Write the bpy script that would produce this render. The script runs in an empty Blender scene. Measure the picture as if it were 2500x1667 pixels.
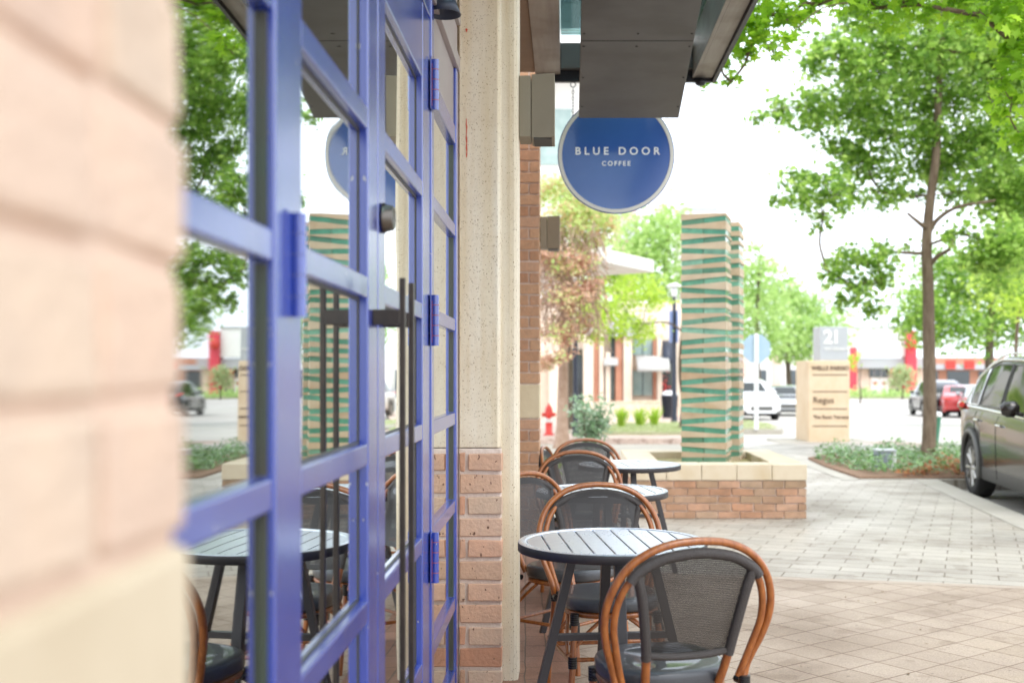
import bpy, math, random
import numpy as np
from mathutils import Vector, Matrix
R = math.radians
random.seed(7); rng = np.random.default_rng(7)
sc = bpy.context.scene
COL = sc.collection
F = 2730.0; VX, VY, EYE = 1380.0, 910.0, 1.35
def W(px, py, D):
    """pixel of the 2500 px wide photograph at distance D -> a point of the place"""
    return Vector(((px-VX)/F*D, D, EYE-(py-VY)/F*D))
def gz(y):
    if y < 20: return 0.0
    if y < 52: return -.0165*(y-20)
    if y < 140: return -.528-.0112*(y-52)
    return -1.514
# ------------------------------------------------------------------ materials
def nodes(m):
    m.use_nodes = True
    nt = m.node_tree
    return nt, nt.nodes, nt.links, nt.nodes['Principled BSDF']
def ramp(N, stops):
    r = N.new('ShaderNodeValToRGB'); e = r.color_ramp.elements
    while len(e) < len(stops): e.new(.5)
    for k, (p, c) in enumerate(stops):
        e[k].position = p; e[k].color = (*c, 1) if len(c) == 3 else c
    return r
def mat(name, c, rough=.6, metal=0, spec=.5, c2=None, scale=8, bump=0, bscale=60, coat=0, island=None, detail=4, stretch=None):
    m = bpy.data.materials.new(name); nt, N, L, P = nodes(m)
    P.inputs['Base Color'].default_value = (*c, 1); P.inputs['Roughness'].default_value = rough
    P.inputs['Metallic'].default_value = metal; P.inputs['Specular IOR Level'].default_value = spec
    P.inputs['Coat Weight'].default_value = coat; P.inputs['Coat Roughness'].default_value = .06
    tc = N.new('ShaderNodeTexCoord'); vec = tc.outputs['Object']
    if stretch:
        mp = N.new('ShaderNodeMapping'); mp.inputs['Scale'].default_value = stretch
        L.new(vec, mp.inputs['Vector']); vec = mp.outputs['Vector']
    col = None
    if c2 is not None:
        n = N.new('ShaderNodeTexNoise'); n.inputs['Scale'].default_value = scale; n.inputs['Detail'].default_value = detail
        n.inputs['Roughness'].default_value = .65
        L.new(vec, n.inputs['Vector']); r = ramp(N, [(.32, c), (.68, c2)]); L.new(n.outputs['Fac'], r.inputs['Fac']); col = r.outputs['Color']
    if island:
        g = N.new('ShaderNodeNewGeometry'); r = ramp(N, [(k/(len(island)-1), cc) for k, cc in enumerate(island)])
        L.new(g.outputs['Random Per Island'], r.inputs['Fac'])
        if col is not None:
            mx = N.new('ShaderNodeMix'); mx.data_type = 'RGBA'; mx.blend_type = 'MULTIPLY'; mx.inputs['Factor'].default_value = 1
            L.new(r.outputs['Color'], mx.inputs['A']); L.new(col, mx.inputs['B']); col = mx.outputs['Result']
        else: col = r.outputs['Color']
    if col is not None: L.new(col, P.inputs['Base Color'])
    if bump:
        n = N.new('ShaderNodeTexNoise'); n.inputs['Scale'].default_value = bscale; n.inputs['Detail'].default_value = 5
        L.new(vec, n.inputs['Vector'])
        b = N.new('ShaderNodeBump'); b.inputs['Strength'].default_value = bump; b.inputs['Distance'].default_value = .01
        L.new(n.outputs['Fac'], b.inputs['Height']); L.new(b.outputs['Normal'], P.inputs['Normal'])
    return m
def leafmat(name, cols, trans=.45, rough=.45):
    m = bpy.data.materials.new(name); nt, N, L, P = nodes(m)
    g = N.new('ShaderNodeNewGeometry'); r = ramp(N, [(k/(len(cols)-1), c) for k, c in enumerate(cols)])
    L.new(g.outputs['Random Per Island'], r.inputs['Fac']); L.new(r.outputs['Color'], P.inputs['Base Color'])
    P.inputs['Roughness'].default_value = rough; P.inputs['Specular IOR Level'].default_value = .4
    t = N.new('ShaderNodeBsdfTranslucent'); h = N.new('ShaderNodeHueSaturation'); h.inputs['Value'].default_value = 1.5; h.inputs['Hue'].default_value = .485
    L.new(r.outputs['Color'], h.inputs['Color']); L.new(h.outputs['Color'], t.inputs['Color'])
    mx = N.new('ShaderNodeMixShader'); mx.inputs[0].default_value = trans
    L.new(P.outputs[0], mx.inputs[1]); L.new(t.outputs[0], mx.inputs[2]); L.new(mx.outputs[0], N['Material Output'].inputs['Surface'])
    return m
def pavermat(name, cols, mortar, bw, rh, rot, offset=.5, msize=.012, rough=.5, sparkle=0.0, bump=.5):
    m = bpy.data.materials.new(name); nt, N, L, P = nodes(m)
    tc = N.new('ShaderNodeTexCoord'); mp = N.new('ShaderNodeMapping'); mp.inputs['Rotation'].default_value[2] = rot
    L.new(tc.outputs['Object'], mp.inputs['Vector'])
    wob = N.new('ShaderNodeTexNoise'); wob.inputs['Scale'].default_value = 6; L.new(mp.outputs[0], wob.inputs['Vector'])
    wm = N.new('ShaderNodeVectorMath'); wm.operation = 'MULTIPLY_ADD'; wm.inputs[1].default_value = (.012, .012, 0)
    L.new(wob.outputs['Color'], wm.inputs[0]); L.new(mp.outputs[0], wm.inputs[2])
    b = N.new('ShaderNodeTexBrick'); L.new(wm.outputs[0], b.inputs['Vector'])
    b.offset = offset; b.inputs['Scale'].default_value = 1; b.inputs['Brick Width'].default_value = bw; b.inputs['Row Height'].default_value = rh
    b.inputs['Mortar Size'].default_value = msize/2; b.inputs['Mortar Smooth'].default_value = .3; b.inputs['Bias'].default_value = 0
    b.inputs['Color1'].default_value = (*cols[0], 1); b.inputs['Color2'].default_value = (*cols[1], 1); b.inputs['Mortar'].default_value = (*mortar, 1)
    n = N.new('ShaderNodeTexNoise'); n.inputs['Scale'].default_value = 1.3; n.inputs['Detail'].default_value = 6; L.new(tc.outputs['Object'], n.inputs['Vector'])
    r = ramp(N, [(.28, (.70, .68, .66)), (.5, (1, 1, 1)), (.72, (1.12, 1.1, 1.08))]); L.new(n.outputs['Fac'], r.inputs['Fac'])
    g = N.new('ShaderNodeTexNoise'); g.inputs['Scale'].default_value = 180; g.inputs['Detail'].default_value = 3; L.new(tc.outputs['Object'], g.inputs['Vector'])
    r2 = ramp(N, [(.3, (.72, .72, .72)), (.7, (1.25, 1.25, 1.25))]); L.new(g.outputs['Fac'], r2.inputs['Fac'])
    c = b.outputs['Color']
    for rr in (r, r2):
        mx = N.new('ShaderNodeMix'); mx.data_type = 'RGBA'; mx.blend_type = 'MULTIPLY'; mx.inputs['Factor'].default_value = 1
        L.new(c, mx.inputs['A']); L.new(rr.outputs['Color'], mx.inputs['B']); c = mx.outputs['Result']
    for sc_, lo, cc in ((21, .70, .62), (4.5, .60, .84), (60, .72, .55)):      # gum, stains, grit
        q = N.new('ShaderNodeTexNoise'); q.inputs['Scale'].default_value = sc_; q.inputs['Detail'].default_value = 2; L.new(tc.outputs['Object'], q.inputs['Vector'])
        rq = ramp(N, [(lo, (1, 1, 1)), (lo+.04, (cc, cc*.97, cc*.94))]); L.new(q.outputs['Fac'], rq.inputs['Fac'])
        mx = N.new('ShaderNodeMix'); mx.data_type = 'RGBA'; mx.blend_type = 'MULTIPLY'; mx.inputs['Factor'].default_value = 1
        L.new(c, mx.inputs['A']); L.new(rq.outputs['Color'], mx.inputs['B']); c = mx.outputs['Result']
    L.new(c, P.inputs['Base Color'])
    # damp patches: smoother where the slow noise is high
    rr = N.new('ShaderNodeMapRange'); rr.inputs['From Min'].default_value = .35; rr.inputs['From Max'].default_value = .7
    rr.inputs['To Min'].default_value = rough+.2; rr.inputs['To Max'].default_value = rough-.12; L.new(n.outputs['Fac'], rr.inputs['Value']); L.new(rr.outputs[0], P.inputs['Roughness'])
    ad = N.new('ShaderNodeMath'); ad.operation = 'MULTIPLY_ADD'; ad.inputs[1].default_value = .25
    iv = N.new('ShaderNodeMath'); iv.operation = 'SUBTRACT'; iv.inputs[0].default_value = 1; L.new(b.outputs['Fac'], iv.inputs[1])
    L.new(g.outputs['Fac'], ad.inputs[0]); L.new(iv.outputs[0], ad.inputs[2])
    bp = N.new('ShaderNodeBump'); bp.inputs['Strength'].default_value = bump; bp.inputs['Distance'].default_value = .006
    L.new(ad.outputs[0], bp.inputs['Height']); L.new(bp.outputs[0], P.inputs['Normal'])
    return m
def pitmat(name, c, c2, pit, scale=75):
    """cast stone with small pits"""
    return add_pits(mat(name, c, .75, c2=c2, scale=3, bump=.25, bscale=120), pit, scale)
def add_streaks(m, col, lo=.55, stretch=(16, 16, .7)):
    """run-off stains down a wall"""
    nt, N, L, P = nodes(m); tc = N.new('ShaderNodeTexCoord'); mp = N.new('ShaderNodeMapping'); mp.inputs['Scale'].default_value = stretch
    L.new(tc.outputs['Object'], mp.inputs['Vector']); n = N.new('ShaderNodeTexNoise'); n.inputs['Scale'].default_value = 1; n.inputs['Detail'].default_value = 5; L.new(mp.outputs[0], n.inputs['Vector'])
    r = ramp(N, [(lo-.12, (1, 1, 1)), (lo+.12, col)]); L.new(n.outputs['Fac'], r.inputs['Fac'])
    mx = N.new('ShaderNodeMix'); mx.data_type = 'RGBA'; mx.blend_type = 'MULTIPLY'; mx.inputs['Factor'].default_value = 1
    L.new(P.inputs['Base Color'].links[0].from_socket, mx.inputs['A']); L.new(r.outputs['Color'], mx.inputs['B']); L.new(mx.outputs['Result'], P.inputs['Base Color']); return m
def add_pits(m, pit, scale, lo=.665):
    nt, N, L, P = nodes(m)
    tc = N.new('ShaderNodeTexCoord'); mp = N.new('ShaderNodeMapping'); mp.inputs['Scale'].default_value = (1, 1, .6)
    L.new(tc.outputs['Object'], mp.inputs['Vector'])
    v = N.new('ShaderNodeTexNoise'); v.inputs['Scale'].default_value = scale; v.inputs['Detail'].default_value = 1.5
    L.new(mp.outputs[0], v.inputs['Vector'])
    r = ramp(N, [(lo, (0, 0, 0)), (lo+.025, (1, 1, 1))]); L.new(v.outputs['Fac'], r.inputs['Fac'])
    mx = N.new('ShaderNodeMix'); mx.data_type = 'RGBA'; L.new(r.outputs['Color'], mx.inputs['Factor'])
    src = P.inputs['Base Color'].links[0].from_socket
    L.new(src, mx.inputs['A']); mx.inputs['B'].default_value = (*pit, 1); L.new(mx.outputs['Result'], P.inputs['Base Color'])
    bp = N.new('ShaderNodeBump'); bp.invert = True; bp.inputs['Strength'].default_value = .9; bp.inputs['Distance'].default_value = .004
    L.new(r.outputs['Color'], bp.inputs['Height']); L.new(P.inputs['Normal'].links[0].from_socket, bp.inputs['Normal']); L.new(bp.outputs[0], P.inputs['Normal'])
    return m
def glassmat(name, tint=(.05, .06, .06), add=.22, mul=1.7, rough=.0, wob=0.0):
    m = bpy.data.materials.new(name); nt, N, L, P = nodes(m)
    P.inputs['Roughness'].default_value = .1
    t = N.new('ShaderNodeBsdfTransparent'); t.inputs['Color'].default_value = (*tint, 1)
    g = N.new('ShaderNodeBsdfGlossy'); g.inputs['Roughness'].default_value = rough; g.inputs['Color'].default_value = (.97, 1, .98, 1)
    f = N.new('ShaderNodeFresnel'); f.inputs['IOR'].default_value = 1.5
    ma = N.new('ShaderNodeMath'); ma.operation = 'MULTIPLY_ADD'; ma.inputs[1].default_value = mul; ma.inputs[2].default_value = add; ma.use_clamp = True
    L.new(f.outputs[0], ma.inputs[0])
    if wob:
        tc = N.new('ShaderNodeTexCoord'); n = N.new('ShaderNodeTexNoise'); n.inputs['Scale'].default_value = 2.2; n.inputs['Detail'].default_value = 1
        L.new(tc.outputs['Object'], n.inputs['Vector']); b = N.new('ShaderNodeBump'); b.inputs['Strength'].default_value = wob; b.inputs['Distance'].default_value = .02
        L.new(n.outputs['Fac'], b.inputs['Height']); L.new(b.outputs[0], g.inputs['Normal'])
    mx = N.new('ShaderNodeMixShader'); L.new(ma.outputs[0], mx.inputs[0]); L.new(t.outputs[0], mx.inputs[1]); L.new(g.outputs[0], mx.inputs[2])
    L.new(mx.outputs[0], N['Material Output'].inputs['Surface'])
    return m
def meshfabric(name, c, per=.0044, hole=.42):
    """woven outdoor fabric: real little holes between the threads"""
    m = bpy.data.materials.new(name); nt, N, L, P = nodes(m)
    P.inputs['Base Color'].default_value = (*c, 1); P.inputs['Roughness'].default_value = .45
    tc = N.new('ShaderNodeTexCoord'); sp = N.new('ShaderNodeSeparateXYZ'); L.new(tc.outputs['Object'], sp.inputs[0])
    outs = []
    for ax, k in (('X', 1.0), ('Z', .8)):
        a = N.new('ShaderNodeMath'); a.operation = 'MULTIPLY'; a.inputs[1].default_value = 2*math.pi/(per)*k; L.new(sp.outputs[ax], a.inputs[0])
        s = N.new('ShaderNodeMath'); s.operation = 'SINE'; L.new(a.outputs[0], s.inputs[0]); outs.append(s)
    mu = N.new('ShaderNodeMath'); mu.operation = 'ADD'; L.new(outs[0].outputs[0], mu.inputs[0]); L.new(outs[1].outputs[0], mu.inputs[1])
    gt = N.new('ShaderNodeMath'); gt.operation = 'GREATER_THAN'; gt.inputs[1].default_value = hole; L.new(mu.outputs[0], gt.inputs[0])
    t = N.new('ShaderNodeBsdfTransparent'); mx = N.new('ShaderNodeMixShader')
    L.new(gt.outputs[0], mx.inputs[0]); L.new(P.outputs[0], mx.inputs[1]); L.new(t.outputs[0], mx.inputs[2])
    L.new(mx.outputs[0], N['Material Output'].inputs['Surface'])
    return m
# ------------------------------------------------------------------ mesh builder
class MB:
    def __init__(s): s.v = []; s.f = []; s.mi = []; s.sm = []
    def add(s, vs, fs, mi=0, sm=False):
        o = len(s.v); s.v += [tuple(v) for v in vs]
        for f in fs: s.f.append([i+o for i in f]); s.mi.append(mi); s.sm.append(sm)
        return s
    def box(s, x0, x1, y0, y1, z0, z1, mi=0, jit=0, M=None):
        vs = [(x, y, z) for z in (z0, z1) for (x, y) in ((x0, y0), (x1, y0), (x1, y1), (x0, y1))]
        if jit: vs = [tuple(c+random.uniform(-jit, jit) for c in v) for v in vs]
        if M is not None: vs = [tuple(M @ Vector(v)) for v in vs]
        return s.add(vs, [(0, 3, 2, 1), (4, 5, 6, 7), (0, 1, 5, 4), (1, 2, 6, 5), (2, 3, 7, 6), (3, 0, 4, 7)], mi)
    def prism(s, pts, a, b, axis='z', mi=0, sm=False, M=None):
        """closed outline extruded from a to b; pts are the two other coordinates in x,y,z order"""
        n = len(pts)
        def mk(p, t): return {'z': (p[0], p[1], t), 'y': (p[0], t, p[1]), 'x': (t, p[0], p[1])}[axis]
        vs = [mk(p, a) for p in pts]+[mk(p, b) for p in pts]
        if M is not None: vs = [tuple(M @ Vector(v)) for v in vs]
        ar = sum(pts[i][0]*pts[(i+1) % n][1]-pts[(i+1) % n][0]*pts[i][1] for i in range(n))
        fl = (ar > 0) ^ (axis == 'y') ^ (b < a)
        caps = [list(range(n))[::-1], list(range(n, 2*n))]
        sides = [(i, (i+1) % n, n+(i+1) % n, n+i) for i in range(n)]
        fs = caps+sides if fl else [list(c)[::-1] for c in caps]+[q[::-1] for q in sides]
        o = len(s.f); s.add(vs, fs, mi)
        if sm:
            for k in range(o+2, len(s.f)): s.sm[k] = True
        return s
    def tube(s, pts, r, n=10, mi=0, cap=True, closed=False, sm=True, flat=None):
        P = [Vector(p) for p in pts]; m = len(P)
        rs = r if hasattr(r, '__len__') else [r]*m
        T = []
        for i in range(m):
            if closed: t = P[(i+1) % m]-P[i-1]
            else: t = P[min(i+1, m-1)]-P[max(i-1, 0)]
            T.append(t.normalized() if t.length > 1e-9 else Vector((0, 0, 1)))
        u = T[0].orthogonal().normalized() if abs(T[0].z) > .9 else T[0].cross(Vector((0, 0, 1))).normalized()
        vs = []
        for i in range(m):
            u = (u-T[i]*u.dot(T[i])).normalized(); w = T[i].cross(u)
            for k in range(n):
                a = 2*math.pi*k/n; fx, fy = (flat if flat else (1, 1))
                vs.append(P[i]+(u*math.cos(a)*fx+w*math.sin(a)*fy)*rs[i])
        fs = []
        for i in range(m if closed else m-1):
            j = (i+1) % m
            for k in range(n): fs.append((i*n+k, i*n+(k+1) % n, j*n+(k+1) % n, j*n+k))
        s.add(vs, fs, mi, sm)
        if cap and not closed:
            s.add(vs[:n], [list(range(n))[::-1]], mi); s.add(vs[-n:], [list(range(n))], mi)
        return s
    def lathe(s, prof, n=24, mi=0, M=None, sm=True, arc=2*math.pi):
        """prof: (radius, z) list"""
        vs = []; m = len(prof)
        full = abs(arc-2*math.pi) < 1e-6; cnt = n if full else n+1
        for r_, z in prof:
            for k in range(cnt):
                a = arc*k/n; vs.append(Vector((r_*math.cos(a), r_*math.sin(a), z)))
        if M is not None: vs = [M @ v for v in vs]
        fs = []
        for i in range(m-1):
            for k in range(n):
                k2 = (k+1) % cnt
                fs.append((i*cnt+k, i*cnt+k2, (i+1)*cnt+k2, (i+1)*cnt+k))
        return s.add(vs, fs, mi, sm)
    def disc(s, c, r, n=24, mi=0, M=None):
        vs = [Vector((c[0]+r*math.cos(2*math.pi*k/n), c[1]+r*math.sin(2*math.pi*k/n), c[2])) for k in range(n)]
        if M is not None: vs = [M @ v for v in vs]
        return s.add(vs, [list(range(n))], mi)
    def build(s, name, mats, parent=None, world=True, bevel=0, seg=2, smooth=None):
        me = bpy.data.meshes.new(name)
        off = Vector(parent_world(parent)) if (parent is not None and world) else Vector((0, 0, 0))
        me.from_pydata([(x-off.x, y-off.y, z-off.z) for x, y, z in s.v], [], s.f)
        for m in (mats if isinstance(mats, (list, tuple)) else [mats]): me.materials.append(m)
        me.polygons.foreach_set('material_index', s.mi)
        me.polygons.foreach_set('use_smooth', [True]*len(s.f) if smooth else s.sm)
        me.update()
        o = bpy.data.objects.new(name, me); COL.objects.link(o)
        if parent is not None: o.parent = parent
        if bevel:
            b = o.modifiers.new('bevel', 'BEVEL'); b.width = bevel; b.segments = seg; b.limit_method = 'ANGLE'; b.angle_limit = R(40)
            b.harden_normals = False
        return o
def parent_world(p):
    v = Vector(p.location)
    while p.parent is not None: p = p.parent; v += Vector(p.location)
    return v
def tag(o, label=None, cat=None, group=None, kind=None):
    if label: o['label'] = label
    if cat: o['category'] = cat
    if group: o['group'] = group
    if kind: o['kind'] = kind
    return o
def thing(name, loc, label, cat, group=None, rz=0):
    o = bpy.data.objects.new(name, None); COL.objects.link(o); o.empty_display_size = .1
    o.location = loc; o.rotation_euler = (0, 0, rz); return tag(o, label, cat, group)
def copy_tree(o, parent=None):
    c = o.copy(); COL.objects.link(c); c.parent = parent
    for ch in [x for x in COL.objects if x.parent is o]: copy_tree(ch, c)
    return c
def struct(o): o['kind'] = 'structure'; return o
def text_mesh(txt, size, mat_, name, M, parent, extrude=.002, spacing=1.0, align='CENTER', offset=0.0):
    c = bpy.data.curves.new(name, 'FONT'); c.body = txt; c.size = size; c.extrude = extrude; c.space_character = spacing
    c.align_x = align; c.align_y = 'CENTER'; c.offset = offset
    t = bpy.data.objects.new(name, c); COL.objects.link(t)
    dg = bpy.context.evaluated_depsgraph_get(); me = bpy.data.meshes.new_from_object(t.evaluated_get(dg))
    bpy.data.objects.remove(t); off = parent_world(parent)
    me.transform(Matrix.Translation(-off) @ M); me.materials.clear(); me.materials.append(mat_)
    o = bpy.data.objects.new(name, me); COL.objects.link(o); o.parent = parent; return o
def spline(pts, n=6):
    """Catmull-Rom through the points"""
    P = [Vector(p) for p in pts]; out = []
    for i in range(len(P)-1):
        p0 = P[max(i-1, 0)]; p1 = P[i]; p2 = P[i+1]; p3 = P[min(i+2, len(P)-1)]
        for k in range(n):
            t = k/n; out.append(.5*((2*p1)+(-p0+p2)*t+(2*p0-5*p1+4*p2-p3)*t*t+(-p0+3*p1-3*p2+p3)*t**3))
    out.append(P[-1]); return out
# ------------------------------------------------------------------ leaves
T_LOBE = np.array([(0, -.5, 0), (.14, -.2, .02), (.45, -.28, 0), (.3, 0, .04), (.5, .2, 0), (.18, .2, .05), (0, .56, -.03), (-.18, .2, .05), (-.5, .2, 0), (-.3, 0, .04), (-.45, -.28, 0), (-.14, -.2, .02)])
T_OVAL = np.array([(0, -.5, 0), (.24, -.12, .05), (.2, .22, .05), (0, .5, -.03), (-.2, .22, .05), (-.24, -.12, .05)])
T_LONG = np.array([(0, -.5, 0), (.09, 0, .03), (0, .5, 0), (-.09, 0, .03)])
def leaf_object(name, C, size, T, mats, parent=None, mi=None, droop=.0, rs=None, squash=1.0):
    rs = rs or rng
    n = len(C); C = np.asarray(C, float)
    a = rs.uniform(0, 2*np.pi, n); b = rs.normal(0, 1.0, n)*squash; c = rs.uniform(0, 2*np.pi, n)
    ca, sa, cb, sb, cc, sn = np.cos(a), np.sin(a), np.cos(b), np.sin(b), np.cos(c), np.sin(c)
    Rz = np.zeros((n, 3, 3)); Rz[:, 0, 0] = ca; Rz[:, 0, 1] = -sa; Rz[:, 1, 0] = sa; Rz[:, 1, 1] = ca; Rz[:, 2, 2] = 1
    Rx = np.zeros((n, 3, 3)); Rx[:, 0, 0] = 1; Rx[:, 1, 1] = cb; Rx[:, 1, 2] = -sb; Rx[:, 2, 1] = sb; Rx[:, 2, 2] = cb
    Rc = np.zeros((n, 3, 3)); Rc[:, 0, 0] = cc; Rc[:, 0, 1] = -sn; Rc[:, 1, 0] = sn; Rc[:, 1, 1] = cc; Rc[:, 2, 2] = 1
    M = Rz @ Rx @ Rc
    s = size*rs.uniform(.5, 1.3, n)
    V = C[:, None, :]+s[:, None, None]*np.einsum('nij,kj->nki', M, T)
    if parent is not None: V = V-np.array(parent_world(parent))[None, None, :]
    k = len(T); me = bpy.data.meshes.new(name)
    me.vertices.add(n*k); me.vertices.foreach_set('co', V.reshape(-1))
    me.loops.add(n*k); me.loops.foreach_set('vertex_index', np.arange(n*k, dtype=np.int32))
    me.polygons.add(n); me.polygons.foreach_set('loop_start', (np.arange(n)*k).astype(np.int32)); me.polygons.foreach_set('loop_total', np.full(n, k, np.int32))
    for m in (mats if isinstance(mats, (list, tuple)) else [mats]): me.materials.append(m)
    if mi is not None: me.polygons.foreach_set('material_index', np.asarray(mi, np.int32))
    me.update(calc_edges=True); me.validate()
    o = bpy.data.objects.new(name, me); COL.objects.link(o)
    if parent is not None: o.parent = parent
    return o
def clump_points(clumps, dens, sub=.34, flat=.75, rs=None, leafsize=.1):
    """leaf centres: every clump is a handful of tufts with gaps between them"""
    rs = rs or rng; out = []
    for cl in clumps:
        c = np.array(cl[0]); r = cl[1]; k = cl[2] if len(cl) > 2 else 1.0
        nt = max(4, int(9+r*6))
        tu = rs.normal(0, 1, (nt, 3)); tu /= np.linalg.norm(tu, axis=1)[:, None]
        tu *= (rs.uniform(0, 1, (nt, 1))**.45)*r; tu[:, 2] *= flat
        n = max(5, int(dens*k*r*r/(leafsize*leafsize)))
        w = rs.integers(0, nt, n); p = c+tu[w]+rs.normal(0, 1, (n, 3))*r*sub*np.array([.75, .75, .5])
        out.append(p)
    return np.vstack(out)
def make_tree(name, base, trunk_pts, tr, clumps, leafsize, dens, leafm, barkm, label, cat='tree', group=None, T=T_LOBE, branches=True, sub=.34, rtop=.35, twigs=True, bs=1.0, limbs=()):
    """tapered trunk, a limb to every clump, twigs, and a crown of separate leaves"""
    root = thing(name, base, label, cat, group)
    rs = np.random.default_rng(abs(hash((round(base[0], 2), round(base[1], 2)))) % 99991)
    tp = spline(trunk_pts, 5); n = len(tp); mb = MB()
    rad = [tr*(1-(1-rtop)*i/(n-1)) for i in range(n)]; rad[0] *= 1.5; rad[1] *= 1.18
    mb.tube(tp, rad, 12)
    rl = random.Random(int(base[0]*100)+int(base[1]))
    if branches:
        nodes_ = [(Vector(tp[j]), -1) for j in range(int(n*.35), n)]; nt0 = len(nodes_); order = []
        def dist0(cl): return min((Vector(cl[0])-tp[j]).length for j in range(n))
        for cl in sorted(clumps, key=dist0):
            c = Vector(cl[0]); best = None
            for k, (q_, par) in enumerate(nodes_):
                v_ = c-q_; cost = v_.length+max(0, -v_.z)*.8+(.0 if k >= nt0 else .12*v_.length)
                if best is None or cost < best[0]: best = (cost, k)
            nodes_.append((c, best[1])); order.append(cl)
        desc = [0]*len(nodes_)
        for k in range(len(nodes_)-1, nt0-1, -1):
            desc[k] += 1
            if nodes_[k][1] >= nt0: desc[nodes_[k][1]] += desc[k]
        for k in range(nt0, len(nodes_)):
            c, par = nodes_[k]; a = nodes_[par][0]; h = (c-a).length
            mid = a.lerp(c, .5)+Vector((rl.uniform(-.12, .12), rl.uniform(-.12, .12), rl.uniform(-.02, .14)))*h
            L_ = spline([a, mid, c, c+(c-mid)*.35], 5)
            ra = .0085*math.sqrt(desc[k])*bs*(tr/.115); ra = min(ra, tr*.5); m_ = len(L_)-1
            mb.tube(L_, [ra*(1-.45*i/m_) if i < m_ else ra*.2 for i in range(m_+1)], 6)
            if twigs:
                for t in range(3):
                    q = L_[rl.randrange(len(L_)//2, len(L_))]; d = Vector((rl.uniform(-1, 1), rl.uniform(-1, 1), rl.uniform(-.3, .7))).normalized()*order[k-nt0][1]*.9
                    mb.tube([q, q+d*.5+Vector((0, 0, .03)), q+d], [.006*bs, .004*bs, .002*bs], 4)
    for lb in limbs:
        L_ = spline(lb, 5); m_ = len(L_)-1; mb.tube(L_, [tr*.42*(1-.6*i/m_) for i in range(m_+1)], 8)
    mb.build('trunk', barkm, root)
    pts = clump_points(clumps, dens, sub, rs=rs, leafsize=leafsize)
    leaf_object('crown', pts, leafsize, T, leafm, root, rs=rs)
    return root
# ------------------------------------------------------------------ palette
M = {}
M['blue'] = mat('blue_paint', (.009, .036, .30), .27, spec=.7, c2=(.015, .045, .34), scale=3, bump=.04, bscale=25, coat=1.0)
M['blue'].node_tree.nodes['Principled BSDF'].inputs['Coat Roughness'].default_value = .22; M['blue'].node_tree.nodes['Principled BSDF'].inputs['Coat IOR'].default_value = 1.65
M['gap'] = mat('dark_gap', (.01, .01, .012), .8)
M['seal'] = mat('gasket', (.05, .048, .04), .45)
M['bead'] = mat('glazing_bead', (.07, .065, .05), .3, c2=(.05, .075, .055), scale=4)
M['bronze'] = mat('dark_bronze', (.045, .038, .034), .32, metal=.6, c2=(.07, .055, .045), scale=20)
M['lockmetal'] = mat('lock_metal', (.13, .115, .10), .3, metal=.9)
M['rust'] = mat('rust', (.30, .05, .02), .7)
M['header'] = mat('header_reflection_pink', (.30, .25, .24), .4, c2=(.36, .31, .30), scale=2, metal=.2)  # beige reflection in the blue paint, put in as a pinkish-grey colour
M['glass'] = glassmat('shop_glass', (.10, .12, .11), .22, 1.75, rough=.02, wob=.05)
M['roofglass'] = glassmat('roof_glass', (.62, .78, .80), .10, .8)
M['brick'] = mat('brick', (.86, .86, .86), .82, c2=(1.08, 1.04, 1.0), scale=25, bump=.55, bscale=70, island=[(.46, .20, .12), (.52, .27, .17), (.56, .33, .22), (.46, .25, .155), (.60, .36, .25), (.50, .22, .12)])
M['palebrick'] = mat('pale_brick', (.9, .9, .9), .82, c2=(1.06, 1.03, 1.0), scale=18, bump=.5, bscale=70, island=[(.56, .40, .29), (.62, .43, .31), (.58, .31, .20), (.60, .44, .33), (.52, .25, .15), (.55, .38, .27)])
M['nearbrick'] = mat('beige_pink_brick', (.92, .92, .92), .82, c2=(1.05, 1.03, 1.0), scale=14, bump=.5, bscale=70, island=[(.55, .42, .32), (.58, .445, .34), (.57, .405, .31), (.59, .45, .35)])
M['nearband'] = mat('near_cast_stone', (.48, .39, .27), .8, c2=(.56, .47, .34), scale=5)
M['nearmortar'] = mat('pink_mortar', (.60, .43, .33), .9, c2=(.63, .47, .36), scale=20)
M['brownbrick'] = mat('brown_brick', (.88, .88, .88), .85, c2=(1.1, 1.05, 1.0), scale=25, bump=.5, bscale=70, island=[(.46, .27, .165), (.50, .31, .19), (.40, .22, .13), (.52, .33, .22)])  # brown brick of the far pier and the shop wall
add_pits(M['palebrick'], (.16, .08, .05), 60, .70)
M['mortar'] = mat('mortar', (.62, .50, .42), .9, c2=(.70, .58, .50), scale=30, bump=.5, bscale=90)
M['planterbrick'] = mat('planter_brick', (.85, .85, .85), .85, c2=(1.08, 1.05, 1.0), scale=16, bump=.5, bscale=60, island=[(.46, .24, .15), (.38, .26, .17), (.52, .31, .21), (.44, .31, .22), (.50, .27, .17), (.36, .24, .16)])
M['cast'] = pitmat('cast_stone', (.66, .56, .425), (.72, .64, .51), (.30, .20, .12), 230)
M['limestone'] = mat('limestone', (.56, .46, .30), .8, c2=(.64, .55, .38), scale=5, bump=.2, bscale=50)
M['capstone'] = mat('capstone', (.60, .50, .36), .75, c2=(.70, .62, .48), scale=4, bump=.2, bscale=40)
M['redmark'] = mat('red_paint_mark', (.55, .08, .04), .7)
M['beam'] = mat('canopy_beam', (.27, .24, .21), .5, metal=.2, c2=(.34, .31, .27), scale=4, stretch=(6, .4, 6))
M['beamdark'] = mat('canopy_edge', (.018, .017, .022), .4, metal=.3)
M['soffit'] = mat('soffit_board', (.22, .15, .10), .75, c2=(.27, .19, .13), scale=3)
M['duct'] = mat('grey_panel', (.105, .103, .099), .42, metal=.2, c2=(.125, .122, .117), scale=2.5)
M['screw'] = mat('screw', (.03, .03, .03), .5, metal=.5)
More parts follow.
